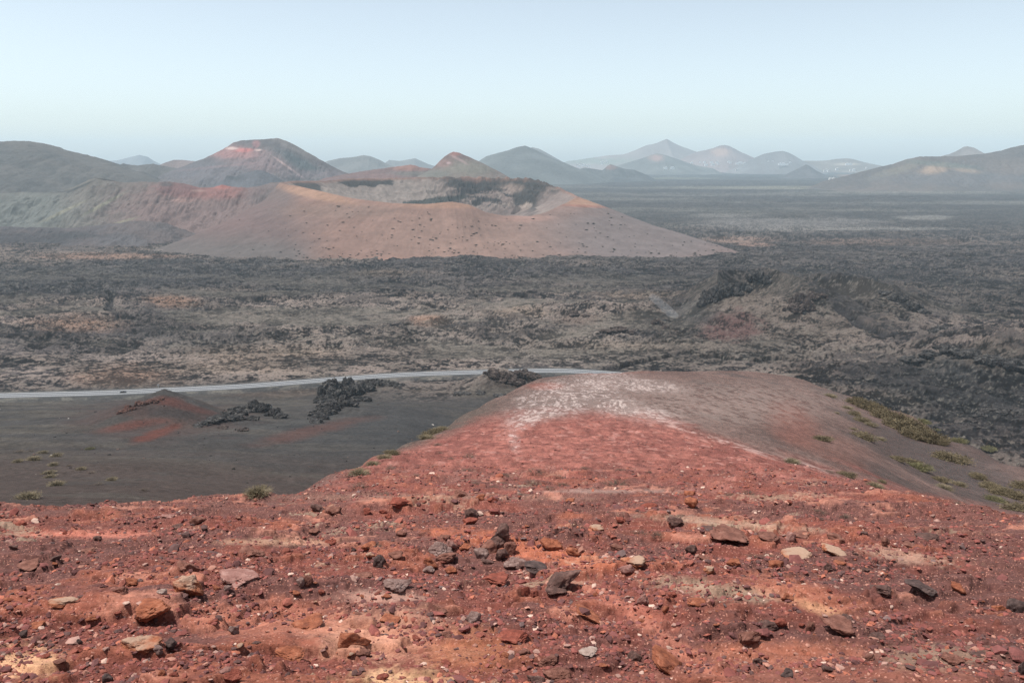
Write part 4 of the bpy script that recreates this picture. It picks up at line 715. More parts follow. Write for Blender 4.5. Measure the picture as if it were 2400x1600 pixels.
# gravel: uncountable lapilli
def gravel():
    V0, F0 = ICO[1]; n = 100000; r = np.random.default_rng(21)
    # density falls off with distance
    Yd = 3.0*np.exp(r.random(n)**.85*math.log(34/3.0)); Sx = r.uniform(-.78, .78, n); Xd = Sx*Yd
    cl = fbm(Xd, Yd, .9, .7, 4, 801); c0, _ = crust(Xd, Yd); keep = r.random(n) < np.clip(.55+cl*1.6-c0*.45, .06, 1); Xd, Yd = Xd[keep], Yd[keep]; n = len(Xd)
    Zd = fg_z(Xd, Yd); size = (.0022+.0085*r.random(n)**2.8)*np.maximum(Yd, 4)**.55*1.05
    big = r.random(n) < .018; size[big] *= 2.2
    # coarser stones strewn along the ridge
    n2_ = 15000; Y2 = 24*np.exp(r.random(n2_)*math.log(130/24)); s2 = r.uniform(-.42, .75, n2_); X2 = s2*Y2; Z2 = fg_z(X2, Y2)
    u2, v2 = proj(X2, Y2, Z2); ok = (np.interp(u2, [500, 850, 1050, 1160, 1500, 1600, 1750, 1933, 2113, 2304, 2500], [1300, 1095, 1035, 985, 975, 1003, 1050, 1101, 1158, 1200, 1240]) < v2+6)&(r.random(n2_) < .25+.9*np.clip(fbm(X2, Y2, 6, 5, 3, 811)+.3, 0, 1))
    X2, Y2, Z2 = X2[ok], Y2[ok], Z2[ok]; Xd = np.concatenate([Xd, X2]); Yd = np.concatenate([Yd, Y2]); Zd = np.concatenate([Zd, Z2])
    size = np.concatenate([size, (.016+.05*r.random(len(X2))**4)*(Y2/24)**.45]); n = len(Xd)
    sx, sy, sz = size*r.uniform(.7, 1.3, n), size*r.uniform(.7, 1.3, n), size*r.uniform(.3, .75, n)
    a = r.uniform(0, 6.28, n); jit = 1+.28*r.normal(size=(n, len(V0)))[:, :, None]*.8
    P = V0[None]*jit; x = P[:, :, 0]*sx[:, None]; y = P[:, :, 1]*sy[:, None]; z = P[:, :, 2]*sz[:, None]
    ca, sa = np.cos(a)[:, None], np.sin(a)[:, None]; tx = r.uniform(-.5, .5, n)[:, None]; z = z+x*tx
    V = np.stack([x*ca-y*sa+Xd[:, None], x*sa+y*ca+Yd[:, None], z+Zd[:, None]+size[:, None]*.22], -1).reshape(-1, 3)
    F = (F0[None]+np.arange(n)[:, None, None]*len(V0)).reshape(-1, 3)
    pal = np.array([(.20, .066, .055), (.155, .058, .052), (.11, .048, .045), (.22, .075, .055), (.32, .11, .07), (.10, .055, .05), (.33, .16, .12), (.46, .31, .25), (.13, .085, .08), (.29, .17, .14)])
    ci = r.choice(len(pal), n, p=[.22, .22, .18, .13, .05, .07, .05, .02, .02, .04]); cc = pal[ci]*r.uniform(.8, 1.2, (n, 1))
    m = terrain_mat('lapilli', (30, 90), .004, .25)
    o = link('gravel', raw_mesh('gravel', V, F, np.repeat(cc, len(V0), 0), False), m); tag(o, 'loose red and purple cinder gravel strewn over the near slope', 'gravel', None, 'stuff')
gravel()
def basin_stones():
    r = np.random.default_rng(33); V0, F0 = ICO[1]; n = 1500; Y = r.uniform(130, 540, n); s_ = r.uniform(-.70, .03, n); X = s_*Y; k = r.random(n) < .12+1.3*np.clip(fbm(X, Y, 40, 30, 3, 821), 0, 1)
    X, Y = X[k], Y[k]; n = len(X); Z = ground_z(X, Y); sz = (.12+.5*r.random(n)**5)*(Y/300)**.5
    V = (V0[None]*(1+.3*r.normal(size=(n, len(V0), 1)))*sz[:, None, None]*np.array([1.2, 1, .7])+np.stack([X, Y, Z+sz*.2], -1)[:, None]).reshape(-1, 3); F = (F0[None]+np.arange(n)[:, None, None]*len(V0)).reshape(-1, 3)
    pal = np.array([(.02, .019, .019), (.04, .034, .033), (.10, .07, .06), (.36, .33, .30)]); cc = pal[r.choice(4, n, p=[.48, .32, .16, .04])]
    o = link('loose_stones', raw_mesh('loose_stones', V, F, np.repeat(cc, len(V0), 0), False), MG); tag(o, 'scattered small stones on the grey ash basin', 'stones', None, 'stuff')
basin_stones()
# ------------------------------------------------------------------ lava outcrops
M_lava = rock_mat('lava_rock', (.020, .019, .020), (.046, .043, .042), (.115, .105, .095), 3.0, .16)
M_lavab = rock_mat('lava_rock_brown', (.03, .022, .02), (.065, .05, .045), (.12, .095, .08), 3.0, .16)
def outcrop(name, blobs, label, mat, cat='rock outcrop', seed=0, fn=None, yr=(60, 3000)):
    """blobs: (u, v_base, w_px, h_px) craggy masses fused into one formation"""
    Vs, Fs, off = [], [], 0; org = None
    for k, (u, v, wp, hp) in enumerate(blobs):
        p = hit(u, v, fn or ground_z, yr[0], yr[1], 900)
        if p is None: continue
        kk = depth_of(p)/FPX; wd, hh = wp*kk, hp*kk
        if org is None: org = np.array(p)
        r_ = np.random.default_rng(seed*31+k); nb = 20 if wp > 50 else 13 if wp > 32 else 8
        for j in range(nb):
            t_a, t_r = r_.uniform(0, 6.283), (math.sqrt(r_.random()) if j else 0)
            ox, oy = math.cos(t_a)*t_r*wd*.42, math.sin(t_a)*t_r*wd*.30
            hb = hh*(1.05-.62*t_r**1.5)*r_.uniform(.65, 1.1)+wd*.03; wb = wd*(.16+.36*r_.random()**1.5)*(1.15-.5*t_r)
            Q, QF = rock_shape(7000+j*3+k*101+seed*977, 5 if wp > 50 else 4, 8, .20, .11)
            a_ = r_.uniform(0, 3.1); ca, sa = math.cos(a_), math.sin(a_); Q = np.stack([Q[:, 0]*ca-Q[:, 1]*sa, Q[:, 0]*sa+Q[:, 1]*ca, Q[:, 2]], 1)
            Q = Q*np.array([wb, wb*.85, hb*1.2]); Q[:, 0] += Q[:, 2]*r_.uniform(-.25, .25)
            Vs.append(Q+np.array(p)-org+np.array([ox, oy+wd*.1, hb*.25])); Fs.append(QF+off); off += len(Q)
    if not Vs: print('NOHIT', name, blobs); return None
    nB = len(Vs); lo = np.array([q.min(0) for q in Vs]); hi = np.array([q.max(0) for q in Vs]); ce = (lo+hi)/2; ha = (hi-lo)/2*.72
    par = list(range(nB))
    def find(a):
        while par[a] != a: a = par[a]
        return a
    for a in range(nB):
        for b in range(a+1, nB):
            if np.all(np.abs(ce[a]-ce[b]) < ha[a]+ha[b]): par[find(a)] = find(b)
    grp = {}
    for a in range(nB): grp.setdefault(find(a), []).append(a)
    first = None
    for g in sorted(grp.values(), key=lambda q: -len(q)):
        off = 0; VV, FF = [], []
        for a in g: VV.append(Vs[a]); FF.append(Fs[a]-Fs[a].min()+off); off += len(Vs[a])
        big = first is None; VV = np.concatenate(VV); o0 = np.array([VV[:, 0].mean(), VV[:, 1].mean(), VV[:, 2].min()])
        me = raw_mesh(name if big else 'lava_rock', VV-o0, np.concatenate(FF), None, False); me.materials.append(mat)
        o = bpy.data.objects.new(name if big else 'lava_rock', me); col.objects.link(o); o.location = org+o0
        tag(o, label if big else 'loose lava lump beside the '+' '.join(label.split()[:9]), cat if big else 'rock', None if big else 'loose lumps around the lava outcrops'); first = first or o
    return first
for m in (M_lava, M_lavab):
    for n_ in m.node_tree.nodes:
        if n_.bl_idname == 'ShaderNodeTexNoise': n_.inputs['Scale'].default_value *= .12
outcrop('lava_outcrop', [(775, 925, 75, 42), (810, 915, 70, 36), (790, 935, 85, 30), (770, 945, 80, 28), (820, 926, 75, 30), (845, 916, 75, 24), (750, 972, 65, 16), (745, 983, 55, 12), (880, 902, 60, 16), (770, 960, 75, 20), (860, 905, 70, 18), (905, 902, 50, 13), (800, 950, 80, 24), (765, 965, 60, 16), (735, 990, 50, 9), (845, 940, 60, 14), (930, 905, 40, 8)], 'largest black craggy lava outcrop standing just below the road', M_lava, seed=1)
outcrop('lava_outcrop', [(560, 965, 60, 16), (600, 960, 70, 22), (580, 966, 70, 18), (622, 966, 70, 24), (550, 974, 65, 14), (515, 982, 60, 10), (475, 994, 45, 8), (655, 980, 45, 14), (540, 982, 60, 10), (500, 986, 55, 9), (640, 975, 45, 18), (530, 975, 50, 11), (490, 988, 45, 8), (460, 1000, 40, 6), (590, 985, 50, 10)], 'lower black lava outcrop between the red mound and the largest outcrop', M_lava, seed=2)
outcrop('lava_outcrop', [(562, 1010, 40, 7), (573, 1008, 24, 9)], 'small flat lava slab lying on grey ash right of centre of the left basin', M_lavab, seed=3)
outcrop('lava_outcrop', [(520, 1004, 34, 7)], 'small broken lava patch left of the flat slab on grey ash', M_lavab, seed=4)
outcrop('lava_outcrop', [(545, 988, 20, 8)], 'single rounded lava block under the lower black outcrop', M_lava, seed=5)
outcrop('lava_outcrop', [(1155, 876, 45, 15), (1170, 884, 60, 16), (1205, 886, 70, 18), (1235, 884, 60, 14), (1185, 895, 60, 14), (1185, 888, 55, 18), (1225, 878, 50, 14), (1205, 898, 60, 12), (1255, 886, 36, 10)], 'rubbly lava mound partly hiding the road beside the red dome', M_lavab, seed=6)
outcrop('lava_outcrop', [(300, 960, 40, 12), (330, 950, 40, 12), (355, 943, 34, 10), (378, 936, 22, 7), (285, 968, 30, 8)], 'rubble crest along the top of the red cinder mound', rock_mat('lava_rock_red', (.05, .025, .02), (.10, .05, .04), (.16, .10, .08), .4, .15), seed=7)
outcrop('lava_outcrop', [(1665, 705, 60, 34), (1680, 700, 62, 32), (1708, 684, 60, 30), (1735, 680, 62, 22), (1695, 690, 55, 34), (1650, 715, 45, 20), (1720, 690, 60, 22)], 'black crags on the left rim of the spatter cones', M_lava, seed=8)
outcrop('lava_outcrop', [(1780, 655, 50, 30), (1765, 648, 38, 16), (1800, 662, 42, 18)], 'dark crag crowning the highest point of the spatter cones', M_lava, seed=9)
outcrop('lava_outcrop', [(1880, 725, 70, 40), (1905, 700, 45, 22), (1860, 730, 50, 22), (1930, 700, 40, 16)], 'brown craggy tower in the middle of the spatter cones', M_lavab, seed=10)
outcrop('lava_outcrop', [(2110, 705, 55, 22), (2135, 725, 60, 22), (2080, 690, 45, 14), (2165, 735, 40, 14)], 'dark broken rocks on the right rim of the spatter cones', M_lava, seed=11)
outcrop('lava_outcrop', [(2140, 845, 60, 10), (2180, 832, 60, 14), (2225, 822, 70, 18), (2280, 835, 70, 18), (2330, 850, 80, 22), (2385, 862, 80, 24)], 'long black lava scarp near the right edge of the view', M_lava, seed=12)
outcrop('lava_outcrop', [(2320, 960, 60, 14), (2360, 968, 60, 12), (2300, 975, 40, 10), (2400, 970, 50, 14)], 'black lava ledge low at the right edge behind the dome', M_lava, seed=13)
outcrop('lava_outcrop', [(1345, 738, 40, 10), (1375, 742, 30, 7)], 'dark crown of the small cinder mound left of the spatter cones', M_lavab, seed=14)
outcrop('lava_outcrop', [(1450, 775, 60, 10), (1420, 778, 40, 8), (1480, 780, 40, 7)], 'low lava hump between the small mound and the spatter cones', M_lavab, seed=15)
outcrop('lava_outcrop', [(2205, 775, 50, 14), (2190, 780, 30, 9)], 'isolated black lava hump above the long scarp at right', M_lava, seed=16)
outcrop('lava_outcrop', [(1080, 925, 50, 5), (1130, 922, 50, 6), (1170, 928, 40, 5)], 'thin black lava ledge left of the dome below the road', M_lava, seed=17)
outcrop('lava_outcrop', [(1540, 760, 34, 16), (1560, 770, 26, 10)], 'knobbly dark lava stub left of the red patch', M_lavab, seed=18)
# ------------------------------------------------------------------ plants
def leaf_mat(name, c1, c2):
    m = rock_mat(name, [k*.6 for k in c1], c1, c2, 2.5, .01); return m
M_olive = leaf_mat('olive_leaves', (.12, .095, .058), (.20, .16, .098)); M_dry = leaf_mat('dry_grass', (.13, .105, .065), (.26, .21, .14)); M_green = leaf_mat('green_leaves', (.11, .10, .052), (.18, .165, .085)); M_gtuft = leaf_mat('grey_twigs', (.085, .065, .05), (.16, .125, .095)); M_dark = leaf_mat('dark_shrub_leaves', (.035, .04, .03), (.06, .06, .045))
def tuft_mesh(seed, n=420, spread=.5, hgt=.5, droop=.3, wid=.012, curve=1, leafy=0):
    r = np.random.default_rng(seed); V = []; F = []
    b = 0
    for i in range(n):
        a = r.uniform(0, 6.283); rad = math.sqrt(r.random()); L = (.55+.45*r.random())
        bx, by = rad*spread*.55*math.cos(a), rad*spread*.55*math.sin(a); a2 = a+r.normal()*.6
        out = rad*spread*.6+r.random()*spread*.25; h = hgt*L*(1-.45*rad*rad)
        p0 = np.array([bx, by, -.03]); p2 = np.array([bx+out*math.cos(a2), by+out*math.sin(a2), h*(1-droop*r.random())]); p1 = (p0+p2)/2+np.array([0, 0, h*.22])
        side = np.array([-math.sin(a2+r.normal()), math.cos(a2+r.normal()), 0])*wid
        V += [p0-side, p0+side, p1+side*.8, p1-side*.8, p2+side*.3, p2-side*.3]; F += [[b, b+1, b+2, b+3], [b+3, b+2, b+4, b+5]]; b += 6
        for k in range(leafy):
            t = r.uniform(.35, 1.05); c = p0*(1-t)+p2*t+np.array([0, 0, .2*h*(1-abs(2*t-1))])+r.normal(size=3)*.03
            q = r.normal(size=3); q /= np.linalg.norm(q); q2 = np.cross(q, r.normal(size=3)); q2 /= np.linalg.norm(q2); s = .035*r.uniform(.6, 1.3)
            V += [c-q*s, c+q2*s*.45, c+q*s, c-q2*s*.45]; F += [[b, b+1, b+2, b+3]]; b += 4
    return raw_mesh('shrub', np.array(V), np.array(F), None, False)
SH = {'olive': [tuft_mesh(k, 260, .62, .52, .3, .012, 1, 9) for k in (1, 2, 3)], 'dry': [tuft_mesh(k+10, 420, .6, .45, .35, .010, 1, 1) for k in (1, 2)], 'green': [tuft_mesh(k+20, 220, .62, .45, .3, .012, 1, 9) for k in (1,)],
      'tuft': [tuft_mesh(k+30, 170, .6, .34, .25, .007, 1, 0) for k in (1, 2, 3)], 'dark': [tuft_mesh(k+40, 90, .62, .5, .3, .03, 1, 5) for k in (1, 2)]}
for k, m in (('olive', M_olive), ('dry', M_dry), ('green', M_green), ('tuft', M_gtuft), ('dark', M_dark)):
    for me in SH[k]: me.materials.append(m)
def plant(kind, u, v, wpx, label, group, fn=land, name='shrub', cat='shrub', hs=1.0, i=0, yr=(2, 6000), p=None):
    p = p or hit(u, v, fn, *yr)
    if p is None: return None
    k = depth_of(p)/FPX; w = wpx*k
    o = bpy.data.objects.new(name, SH[kind][i % len(SH[kind])]); col.objects.link(o); o.location = (p[0], p[1], float(p[2])); o.scale = (w*.95, w*.8, w*hs)
    o.rotation_euler = (0, 0, random.uniform(0, 6.28)); tag(o, label, cat, group); return o
q6 = lambda X_, Y_: (1600+X_/2.614, 600+Y_/2.614)
hedge = [(1060, 895, 80), (1110, 915, 90), (1150, 935, 90), (1190, 950, 90), (1230, 985, 110), (1270, 1000, 110), (1290, 1030, 90), (1330, 1020, 120), (1370, 1060, 130), (1410, 1065, 110), (1440, 1100, 120), (1480, 1110, 120), (1400, 1100, 90), (1530, 1130, 110), (1570, 1140, 70)]
for i, (a, b, w_) in enumerate(hedge): plant('olive', *q6(a, b+12), w_/2.614*1.3, 'olive shrub in the long dense thicket on the dome\'s right flank', 'shrubs of the long thicket', hs=1.0, i=i)
sing = [(905, 850, 70, 'dry', 'topmost dry tuft on the right shoulder of the dome'), (1010, 920, 60, 'dry', 'dry bush left of the upper end of the long thicket'), (1050, 960, 70, 'olive', 'olive bush second down left of the long thicket'), (1100, 1000, 80, 'olive', 'brownish olive bush beside the middle of the long thicket'), (1150, 1025, 70, 'dry', 'dry bush touching the middle of the long thicket'),
 (945, 950, 30, 'dry', 'small dry tuft high on the brown flank'), (1045, 1048, 40, 'dry', 'small dry tuft above the low olive cushion'), (858, 1115, 85, 'olive', 'lone low olive cushion below the reddish streak on the dome'), (1110, 1105, 115, 'olive', 'low olive cushion left of the thicket\'s lower end'), (1212, 1112, 60, 'dry', 'dry tuft right of the low olive cushion'),
 (1590, 1215, 90, 'olive', 'left half of the large dark olive bush under the thicket'), (1650, 1245, 150, 'olive', 'large dark olive bush alone under the thicket'), (1312, 1238, 80, 'olive', 'olive bush left of the double bush mid flank'), (1400, 1258, 90, 'olive', 'upper bush of the pair mid flank'), (1445, 1290, 115, 'green', 'greener lower bush of the pair mid flank'), (1580, 1365, 80, 'olive', 'small olive bush below the pair'), (1690, 1390, 80, 'dry', 'pale dry tussock on the lower right flank'), (1605, 1412, 90, 'dry', 'flat dark dry mat on the lower right flank'),
 (1810, 1342, 80, 'olive', 'olive bush above the lower right thicket'), (1880, 1405, 100, 'olive', 'left end bush of the lower right thicket'), (1940, 1440, 115, 'olive', 'second bush of the lower right thicket'), (2000, 1455, 115, 'olive', 'middle bush of the lower right thicket'), (2060, 1475, 115, 'olive', 'bush of the lower right thicket at the view\'s edge'), (1915, 1485, 90, 'green', 'greenish bush below the lower right thicket'), (2045, 1545, 130, 'olive', 'lowest bush at the right edge behind the red brink'), (2075, 1405, 110, 'olive', 'upper bush of the lower right thicket at the edge'),
 (1470, 1005, 70, 'green', 'bright green bush on the lava beyond the thicket'), (1690, 1125, 80, 'green', 'yellow green bush on the valley side right of the thicket'), (1880, 1172, 70, 'green', 'green bush lower on the valley side'), (1550, 1052, 40, 'green', 'tiny green bush on the valley side'),
 (672, 1252, 85, 'dry', 'thin dry mat on the boundary of red and brown soil'), (900, 1312, 60, 'tuft', 'grey tuft on the red and brown boundary'), (1000, 1335, 85, 'olive', 'dark olive tuft on the red and brown boundary'), (1220, 1372, 45, 'olive', 'small olive dot low on the brown flank'), (1180, 1402, 90, 'dry', 'dry mat just behind the red brink'), (1690, 1503, 50, 'tuft', 'grey tuft just behind the red brink at right'), (1990, 1000, 0, '', '')]
for i, (a, b, w_, k, lab) in enumerate(sing):
    if w_: plant(k, *q6(a, b+14), w_/2.614*1.15, lab, 'shrubs on the brown right flank', hs=.62, i=i)
left = [(605, 1160, 58, 'dry', 'round dry olive-brown bush peeping over the left brink near the ridge'), (65, 1168, 48, 'dry', 'largest pale tussock on the dark slope at lower left'), (132, 1138, 36, 'dry', 'tussock right above the largest pale one'), (80, 1078, 30, 'dry', 'pale tussock upper left on the dark slope'), (46, 1060, 26, 'tuft', 'small tussock nearest the left edge, upper row'), (132, 1070, 26, 'dry', 'small tussock in the upper row, third from left'), (115, 1110, 26, 'dry', 'tussock midway up the dark slope'), (337, 1149, 22, 'tuft', 'small tuft alone right on the dark slope'), (231, 1136, 22, 'tuft', 'small tuft between two tussock groups'), (214, 1109, 20, 'tuft', 'tiny tuft centre of the dark slope'), (262, 1126, 24, 'dry', 'pale tiny tuft on the dark slope'), (210, 1053, 16, 'green', 'tiny bright green plant on the dark slope'), (42, 1083, 22, 'dry', 'small brown tussock at the left edge'), (190, 1100, 20, 'dry', 'small tuft left of the slope centre'), (72, 1058, 18, 'tuft', 'tiny tussock top left'), (125, 1090, 22, 'dry', 'small tussock above the midway one'), (100, 1062, 20, 'dry', 'tiny tussock second in the upper row'), (118, 1119, 24, 'dry', 'low tussock under the midway one'), (163, 1092, 16, 'tuft', 'faint tuft right of the tussock column')]
for i, (u_, v_, w_, k, lab) in enumerate(left): plant(k, u_, v_, w_*1.1, lab, 'tussocks on the dark left slope', name='tussock' if k != 'green' else 'shrub', cat='grass tuft' if k in ('dry', 'tuft') else 'shrub', hs=.75, i=i)
q5 = lambda X_, Y_: (800+X_/2.614, 600+Y_/2.614)
edge = [(520, 1105, 90, 'dry', 'lower end of the dry bush row on the ridge edge'), (560, 1080, 100, 'olive', 'middle bush of the dry row on the ridge edge'), (610, 1055, 90, 'dry', 'upper end of the dry bush row on the ridge edge'), (260, 1225, 80, 'dry', 'left bush of the pair on the ridge edge'), (310, 1200, 80, 'olive', 'right bush of the pair on the ridge edge'), (190, 1265, 80, 'dry', 'dry tuft below the pair on the ridge edge'), (110, 1325, 120, 'dry', 'wide dry bush where the ridge edge meets the brink'), (45, 1345, 80, 'tuft', 'grey tuft left of the wide dry bush'), (590, 1145, 60, 'tuft', 'grey tuft right under the dry bush row'),
 (300, 1292, 70, 'tuft', 'grey tuft inside the ridge edge'), (780, 1218, 85, 'tuft', 'grey tuft highest on the red ridge'), (110, 1402, 110, 'tuft', 'wide grey tuft at the left of the ridge foot'), (268, 1452, 80, 'tuft', 'grey tuft above the pale ledge'), (1180, 1312, 115, 'tuft', 'wide grey tuft mid ridge'), (1000, 1332, 65, 'tuft', 'grey tuft left of the wide one mid ridge'), (1330, 1342, 65, 'tuft', 'grey tuft right of the wide one mid ridge'), (1170, 1372, 85, 'tuft', 'grey tuft below the wide one mid ridge'), (1490, 1290, 55, 'tuft', 'small grey tuft upper right of the ridge middle'), (1680, 1392, 145, 'tuft', 'largest grey tuft on the red ridge'), (1360, 1392, 70, 'tuft', 'tuft left of the largest grey tuft'), (1272, 1415, 75, 'tuft', 'twiggy tuft below the ridge middle'), (1105, 1452, 70, 'tuft', 'round twiggy tuft near the reddish rocks'), (990, 1382, 55, 'tuft', 'small tuft left middle of the ridge'), (930, 1402, 50, 'tuft', 'small tuft lower left of the ridge middle'), (770, 1302, 70, 'tuft', 'grey tuft left of the ridge middle, upper'), (1710, 1300, 60, 'tuft', 'grey tuft above the largest one'), (460, 1332, 50, 'tuft', 'tiny tuft near the wide grey one'), (570, 1275, 40, 'tuft', 'tiny tuft on the upper left ridge'), (605, 1192, 40, 'tuft', 'tiny tuft under the bush row'), (670, 1230, 40, 'tuft', 'tiny tuft left of the highest tuft'), (1560, 1340, 40, 'tuft', 'tiny tuft above left of the largest'), (815, 1380, 55, 'tuft', 'small tuft low left on the ridge'), (890, 1360, 45, 'tuft', 'tiny tuft low left on the ridge'), (1880, 1310, 40, 'tuft', 'tiny tuft on the right of the ridge')]
for i, (a, b, w_, k, lab) in enumerate(edge): plant(k, *q5(a, b+14), w_/2.614*1.1, lab, 'tufts along the red ridge', name='tuft' if k == 'tuft' else 'shrub', cat='grass tuft' if k == 'tuft' else 'shrub', hs=.6, i=i)
near = [(410, 1235, 34, 'dry twiggy tuft beside the dark stone near the left brink'), (880, 1275, 36, 'dry twiggy tuft with a yellow tinge left of the central rise'), (1500, 1245, 40, 'thin leafless twig plant upper right of the central rise'), (1540, 1250, 36, 'second thin twig plant upper right of the central rise'), (1585, 1215, 50, 'grey tuft by the dark flat stone right of centre'), (1765, 1300, 34, 'leafless twigs right of the long tilted slab'), (1800, 1302, 36, 'dark leafless twigs beside pale crust, right'), (1850, 1285, 34, 'dry sprig near the propped pinkish block'), (1720, 1230, 26, 'sprig on the pale lichen ledge'), (1755, 1152, 34, 'grey tuft high on the right red slope'), (1710, 1155, 26, 'tiny grey tuft high on the right red slope'), (1980, 1207, 36, 'grey sprig amid small stones on the right slope'), (1920, 1195, 30, 'tiny sprig above small stones on the right slope'), (1360, 1230, 20, 'little dark sprig right of the central rise'), (2380, 1525, 40, 'dry sprig at the lower right edge'), (2240, 1540, 44, 'pale green lichen-like cushion by the lower right rock'), (1790, 1455, 30, 'pale cushion by the round brown rock')]
for i, (u_, v_, w_, lab) in enumerate(near): plant('tuft', u_, v_+6, w_, lab, 'sprigs on the near red slope', name='tuft', cat='grass tuft', hs=.75, i=i, fn=fg_z, yr=(2, 200))
# shrubs dotting the outer wall of the crater
cr = random.Random(3); n = 0
def crater_fn(x, y): return np.maximum(crater_z(x, y), ZP-20)
while n < 285:
    u_ = cr.uniform(560, 1720); v_ = 604-(cr.random()**1.5)*125
    if cr.random() > .35+.9*float(vn(np.array([u_/55.]), np.array([v_/22.]), 77)[0])**2: continue
    p = hit(u_, v_, crater_fn, 1250, 1700, 260)
    if p is None: continue
    r_ = math.hypot(p[0]-CCX, p[1]-CCY); a_ = math.atan2(p[1]-CCY, p[0]-CCX)
    if r_ < np.interp(a_, _aa, _rr)+12 or p[2] < ZP-1 or (u_ < 700 and cr.random() < .65): continue
    plant('dark', u_, v_, cr.choice((3.2, 3.6, 4, 4.5, 5.2, 6, 7.5)), 'small dark shrub dotting the outer wall of the big crater', 'shrubs on the crater wall', hs=.7, i=n, p=p); n += 1
# ------------------------------------------------------------------ road things
def box(name, x0, x1, y0, y1, z0, z1, mat, parent=None, taper=0, bev=.0):
    V = [(x0, y0, z0), (x1, y0, z0), (x1, y1, z0), (x0, y1, z0), (x0+taper, y0+taper*.5, z1), (x1-taper, y0+taper*.5, z1), (x1-taper, y1-taper*.5, z1), (x0+taper, y1-taper*.5, z1)]
    F = [[3, 2, 1, 0], [4, 5, 6, 7], [0, 1, 5, 4], [1, 2, 6, 5], [2, 3, 7, 6], [3, 0, 4, 7]]
    o = link(name, raw_mesh(name, V, F, None, False), mat, parent)
    if bev: b = o.modifiers.new('bevel', 'BEVEL'); b.width = bev; b.segments = 3
    return o
M_car = flat_mat('dark_car_paint', (.012, .013, .016), .35); M_glass = flat_mat('car_glass', (.01, .012, .014), .1); M_tyre = flat_mat('tyre_rubber', (.015, .015, .015), .9); M_rim = flat_mat('wheel_metal', (.35, .35, .36), .4, .8); M_metal = flat_mat('galvanised_post', (.45, .46, .47), .5, .3)
M_lamp = flat_mat('lamp_lens', (.5, .1, .08), .3)
def wheel(x, y, par):
    a = np.linspace(0, 2*math.pi, 25)[:-1]; V = []; 
    for yy in (-.11, .11): V += [(math.cos(t)*.33, yy, math.sin(t)*.33) for t in a]
    F = [[i, (i+1) % 24, 24+(i+1) % 24, 24+i] for i in range(24)]; V += [(0, -.11, 0), (0, .11, 0)]
    F += [[48, (i+1) % 24, i, i] for i in range(0)]
    me = bpy.data.meshes.new('wheel'); me.from_pydata(V, [], F+[[48, (i+1) % 24, i] for i in range(24)]+[[49, 24+i, 24+(i+1) % 24] for i in range(24)])
    o = link('wheel', me, M_tyre, par); o.location = (x, y, .33)
    me2 = bpy.data.meshes.new('rim'); V2 = [(math.cos(t)*.2, s*.125, math.sin(t)*.2) for s in (-1, 1) for t in a]; me2.from_pydata(V2, [], [list(range(24)), list(range(24, 48))[::-1]]); link('rim', me2, M_rim, o)
t_ = ROADS; ci = min(range(len(t_)), key=lambda i: abs(proj(t_[i][0], t_[i][1], ZP)[0]-297)); tx, ty = t_[ci+1][0]-t_[ci][0], t_[ci+1][1]-t_[ci][1]; ang = math.atan2(ty, tx)
car = bpy.data.objects.new('car', None); col.objects.link(car); tag(car, 'dark car driving in the near lane of the valley road', 'car')
car.location = (t_[ci][0]+math.sin(ang)*2.2, t_[ci][1]-math.cos(ang)*2.2, ZP+.36); car.rotation_euler = (0, 0, ang)
bd = box('body', -2.15, 2.15, -.88, .88, .28, .92, M_car, car, .05, .12); cb = box('cabin', -1.5, 1.0, -.80, .80, .90, 1.45, M_car, car, .38, .08)
for sy in (-1, 1): box('window', -1.15, .62, sy*.74-.02, sy*.74+.02, .98, 1.34, M_glass, cb, .12)
box('windscreen', .74, .80, -.62, .62, .98, 1.32, M_glass, cb)
for x in (-1.35, 1.35):
    for y in (-.8, .8): wheel(x, y, car)
for y in (-.6, .6): box('headlight', 2.12, 2.17, y-.15, y+.15, .6, .74, M_rim, bd); box('tail_light', -2.17, -2.12, y-.15, y+.15, .62, .76, M_lamp, bd)
si = min(range(len(t_)), key=lambda i: abs(proj(t_[i][0], t_[i][1], ZP)[0]-366))
sg = bpy.data.objects.new('road_sign', None); col.objects.link(sg); tag(sg, 'small grey sign on a post at the far side of the road', 'sign')
sg.location = (t_[si][0], t_[si][1]+7.2, ZP-.3)
box('post', -.12, .12, -.08, .08, 0, 3.4, M_metal, sg); box('sign_panel', -.75, .75, -.14, -.09, 2.3, 3.4, M_metal, sg, 0, .03)
# ------------------------------------------------------------------ far houses
M_white = flat_mat('whitewash', (.82, .81, .78), .8, 0, .04, .2); M_roof = flat_mat('flat_roof', (.6, .58, .55), .9, 0, .1, .2); M_win = flat_mat('dark_window', (.05, .07, .07), .3)
def house(u, v, Y, wpx, label):
    p = wpt(u, v, Y); w_ = wpx*depth_of(p)/FPX; h_ = max(5.0, w_*.22); d_ = max(10, w_*.5)
    e = bpy.data.objects.new('house', None); col.objects.link(e); e.location = (p[0], p[1], p[2]-h_*.3); tag(e, label, 'house', 'white houses at the foot of the far hills')
    wl = box('wall', -w_/2, w_/2, -d_/2, d_/2, -12, h_, M_white, e); box('wall', -w_*.2, w_*.32, -d_*.3, d_*.35, h_+.01, h_*1.5, M_white, e)
    box('roof', -w_/2-.3, w_/2+.3, -d_/2-.3, d_/2+.3, h_, h_+.5, M_roof, e)
    nW = 4
    for k in range(nW): box('window', -w_/2+(k+.5)*w_/nW-.7, -w_/2+(k+.5)*w_/nW+.7, -d_/2-.05, -d_/2+.05, h_*.35, h_*.7, M_win, wl)
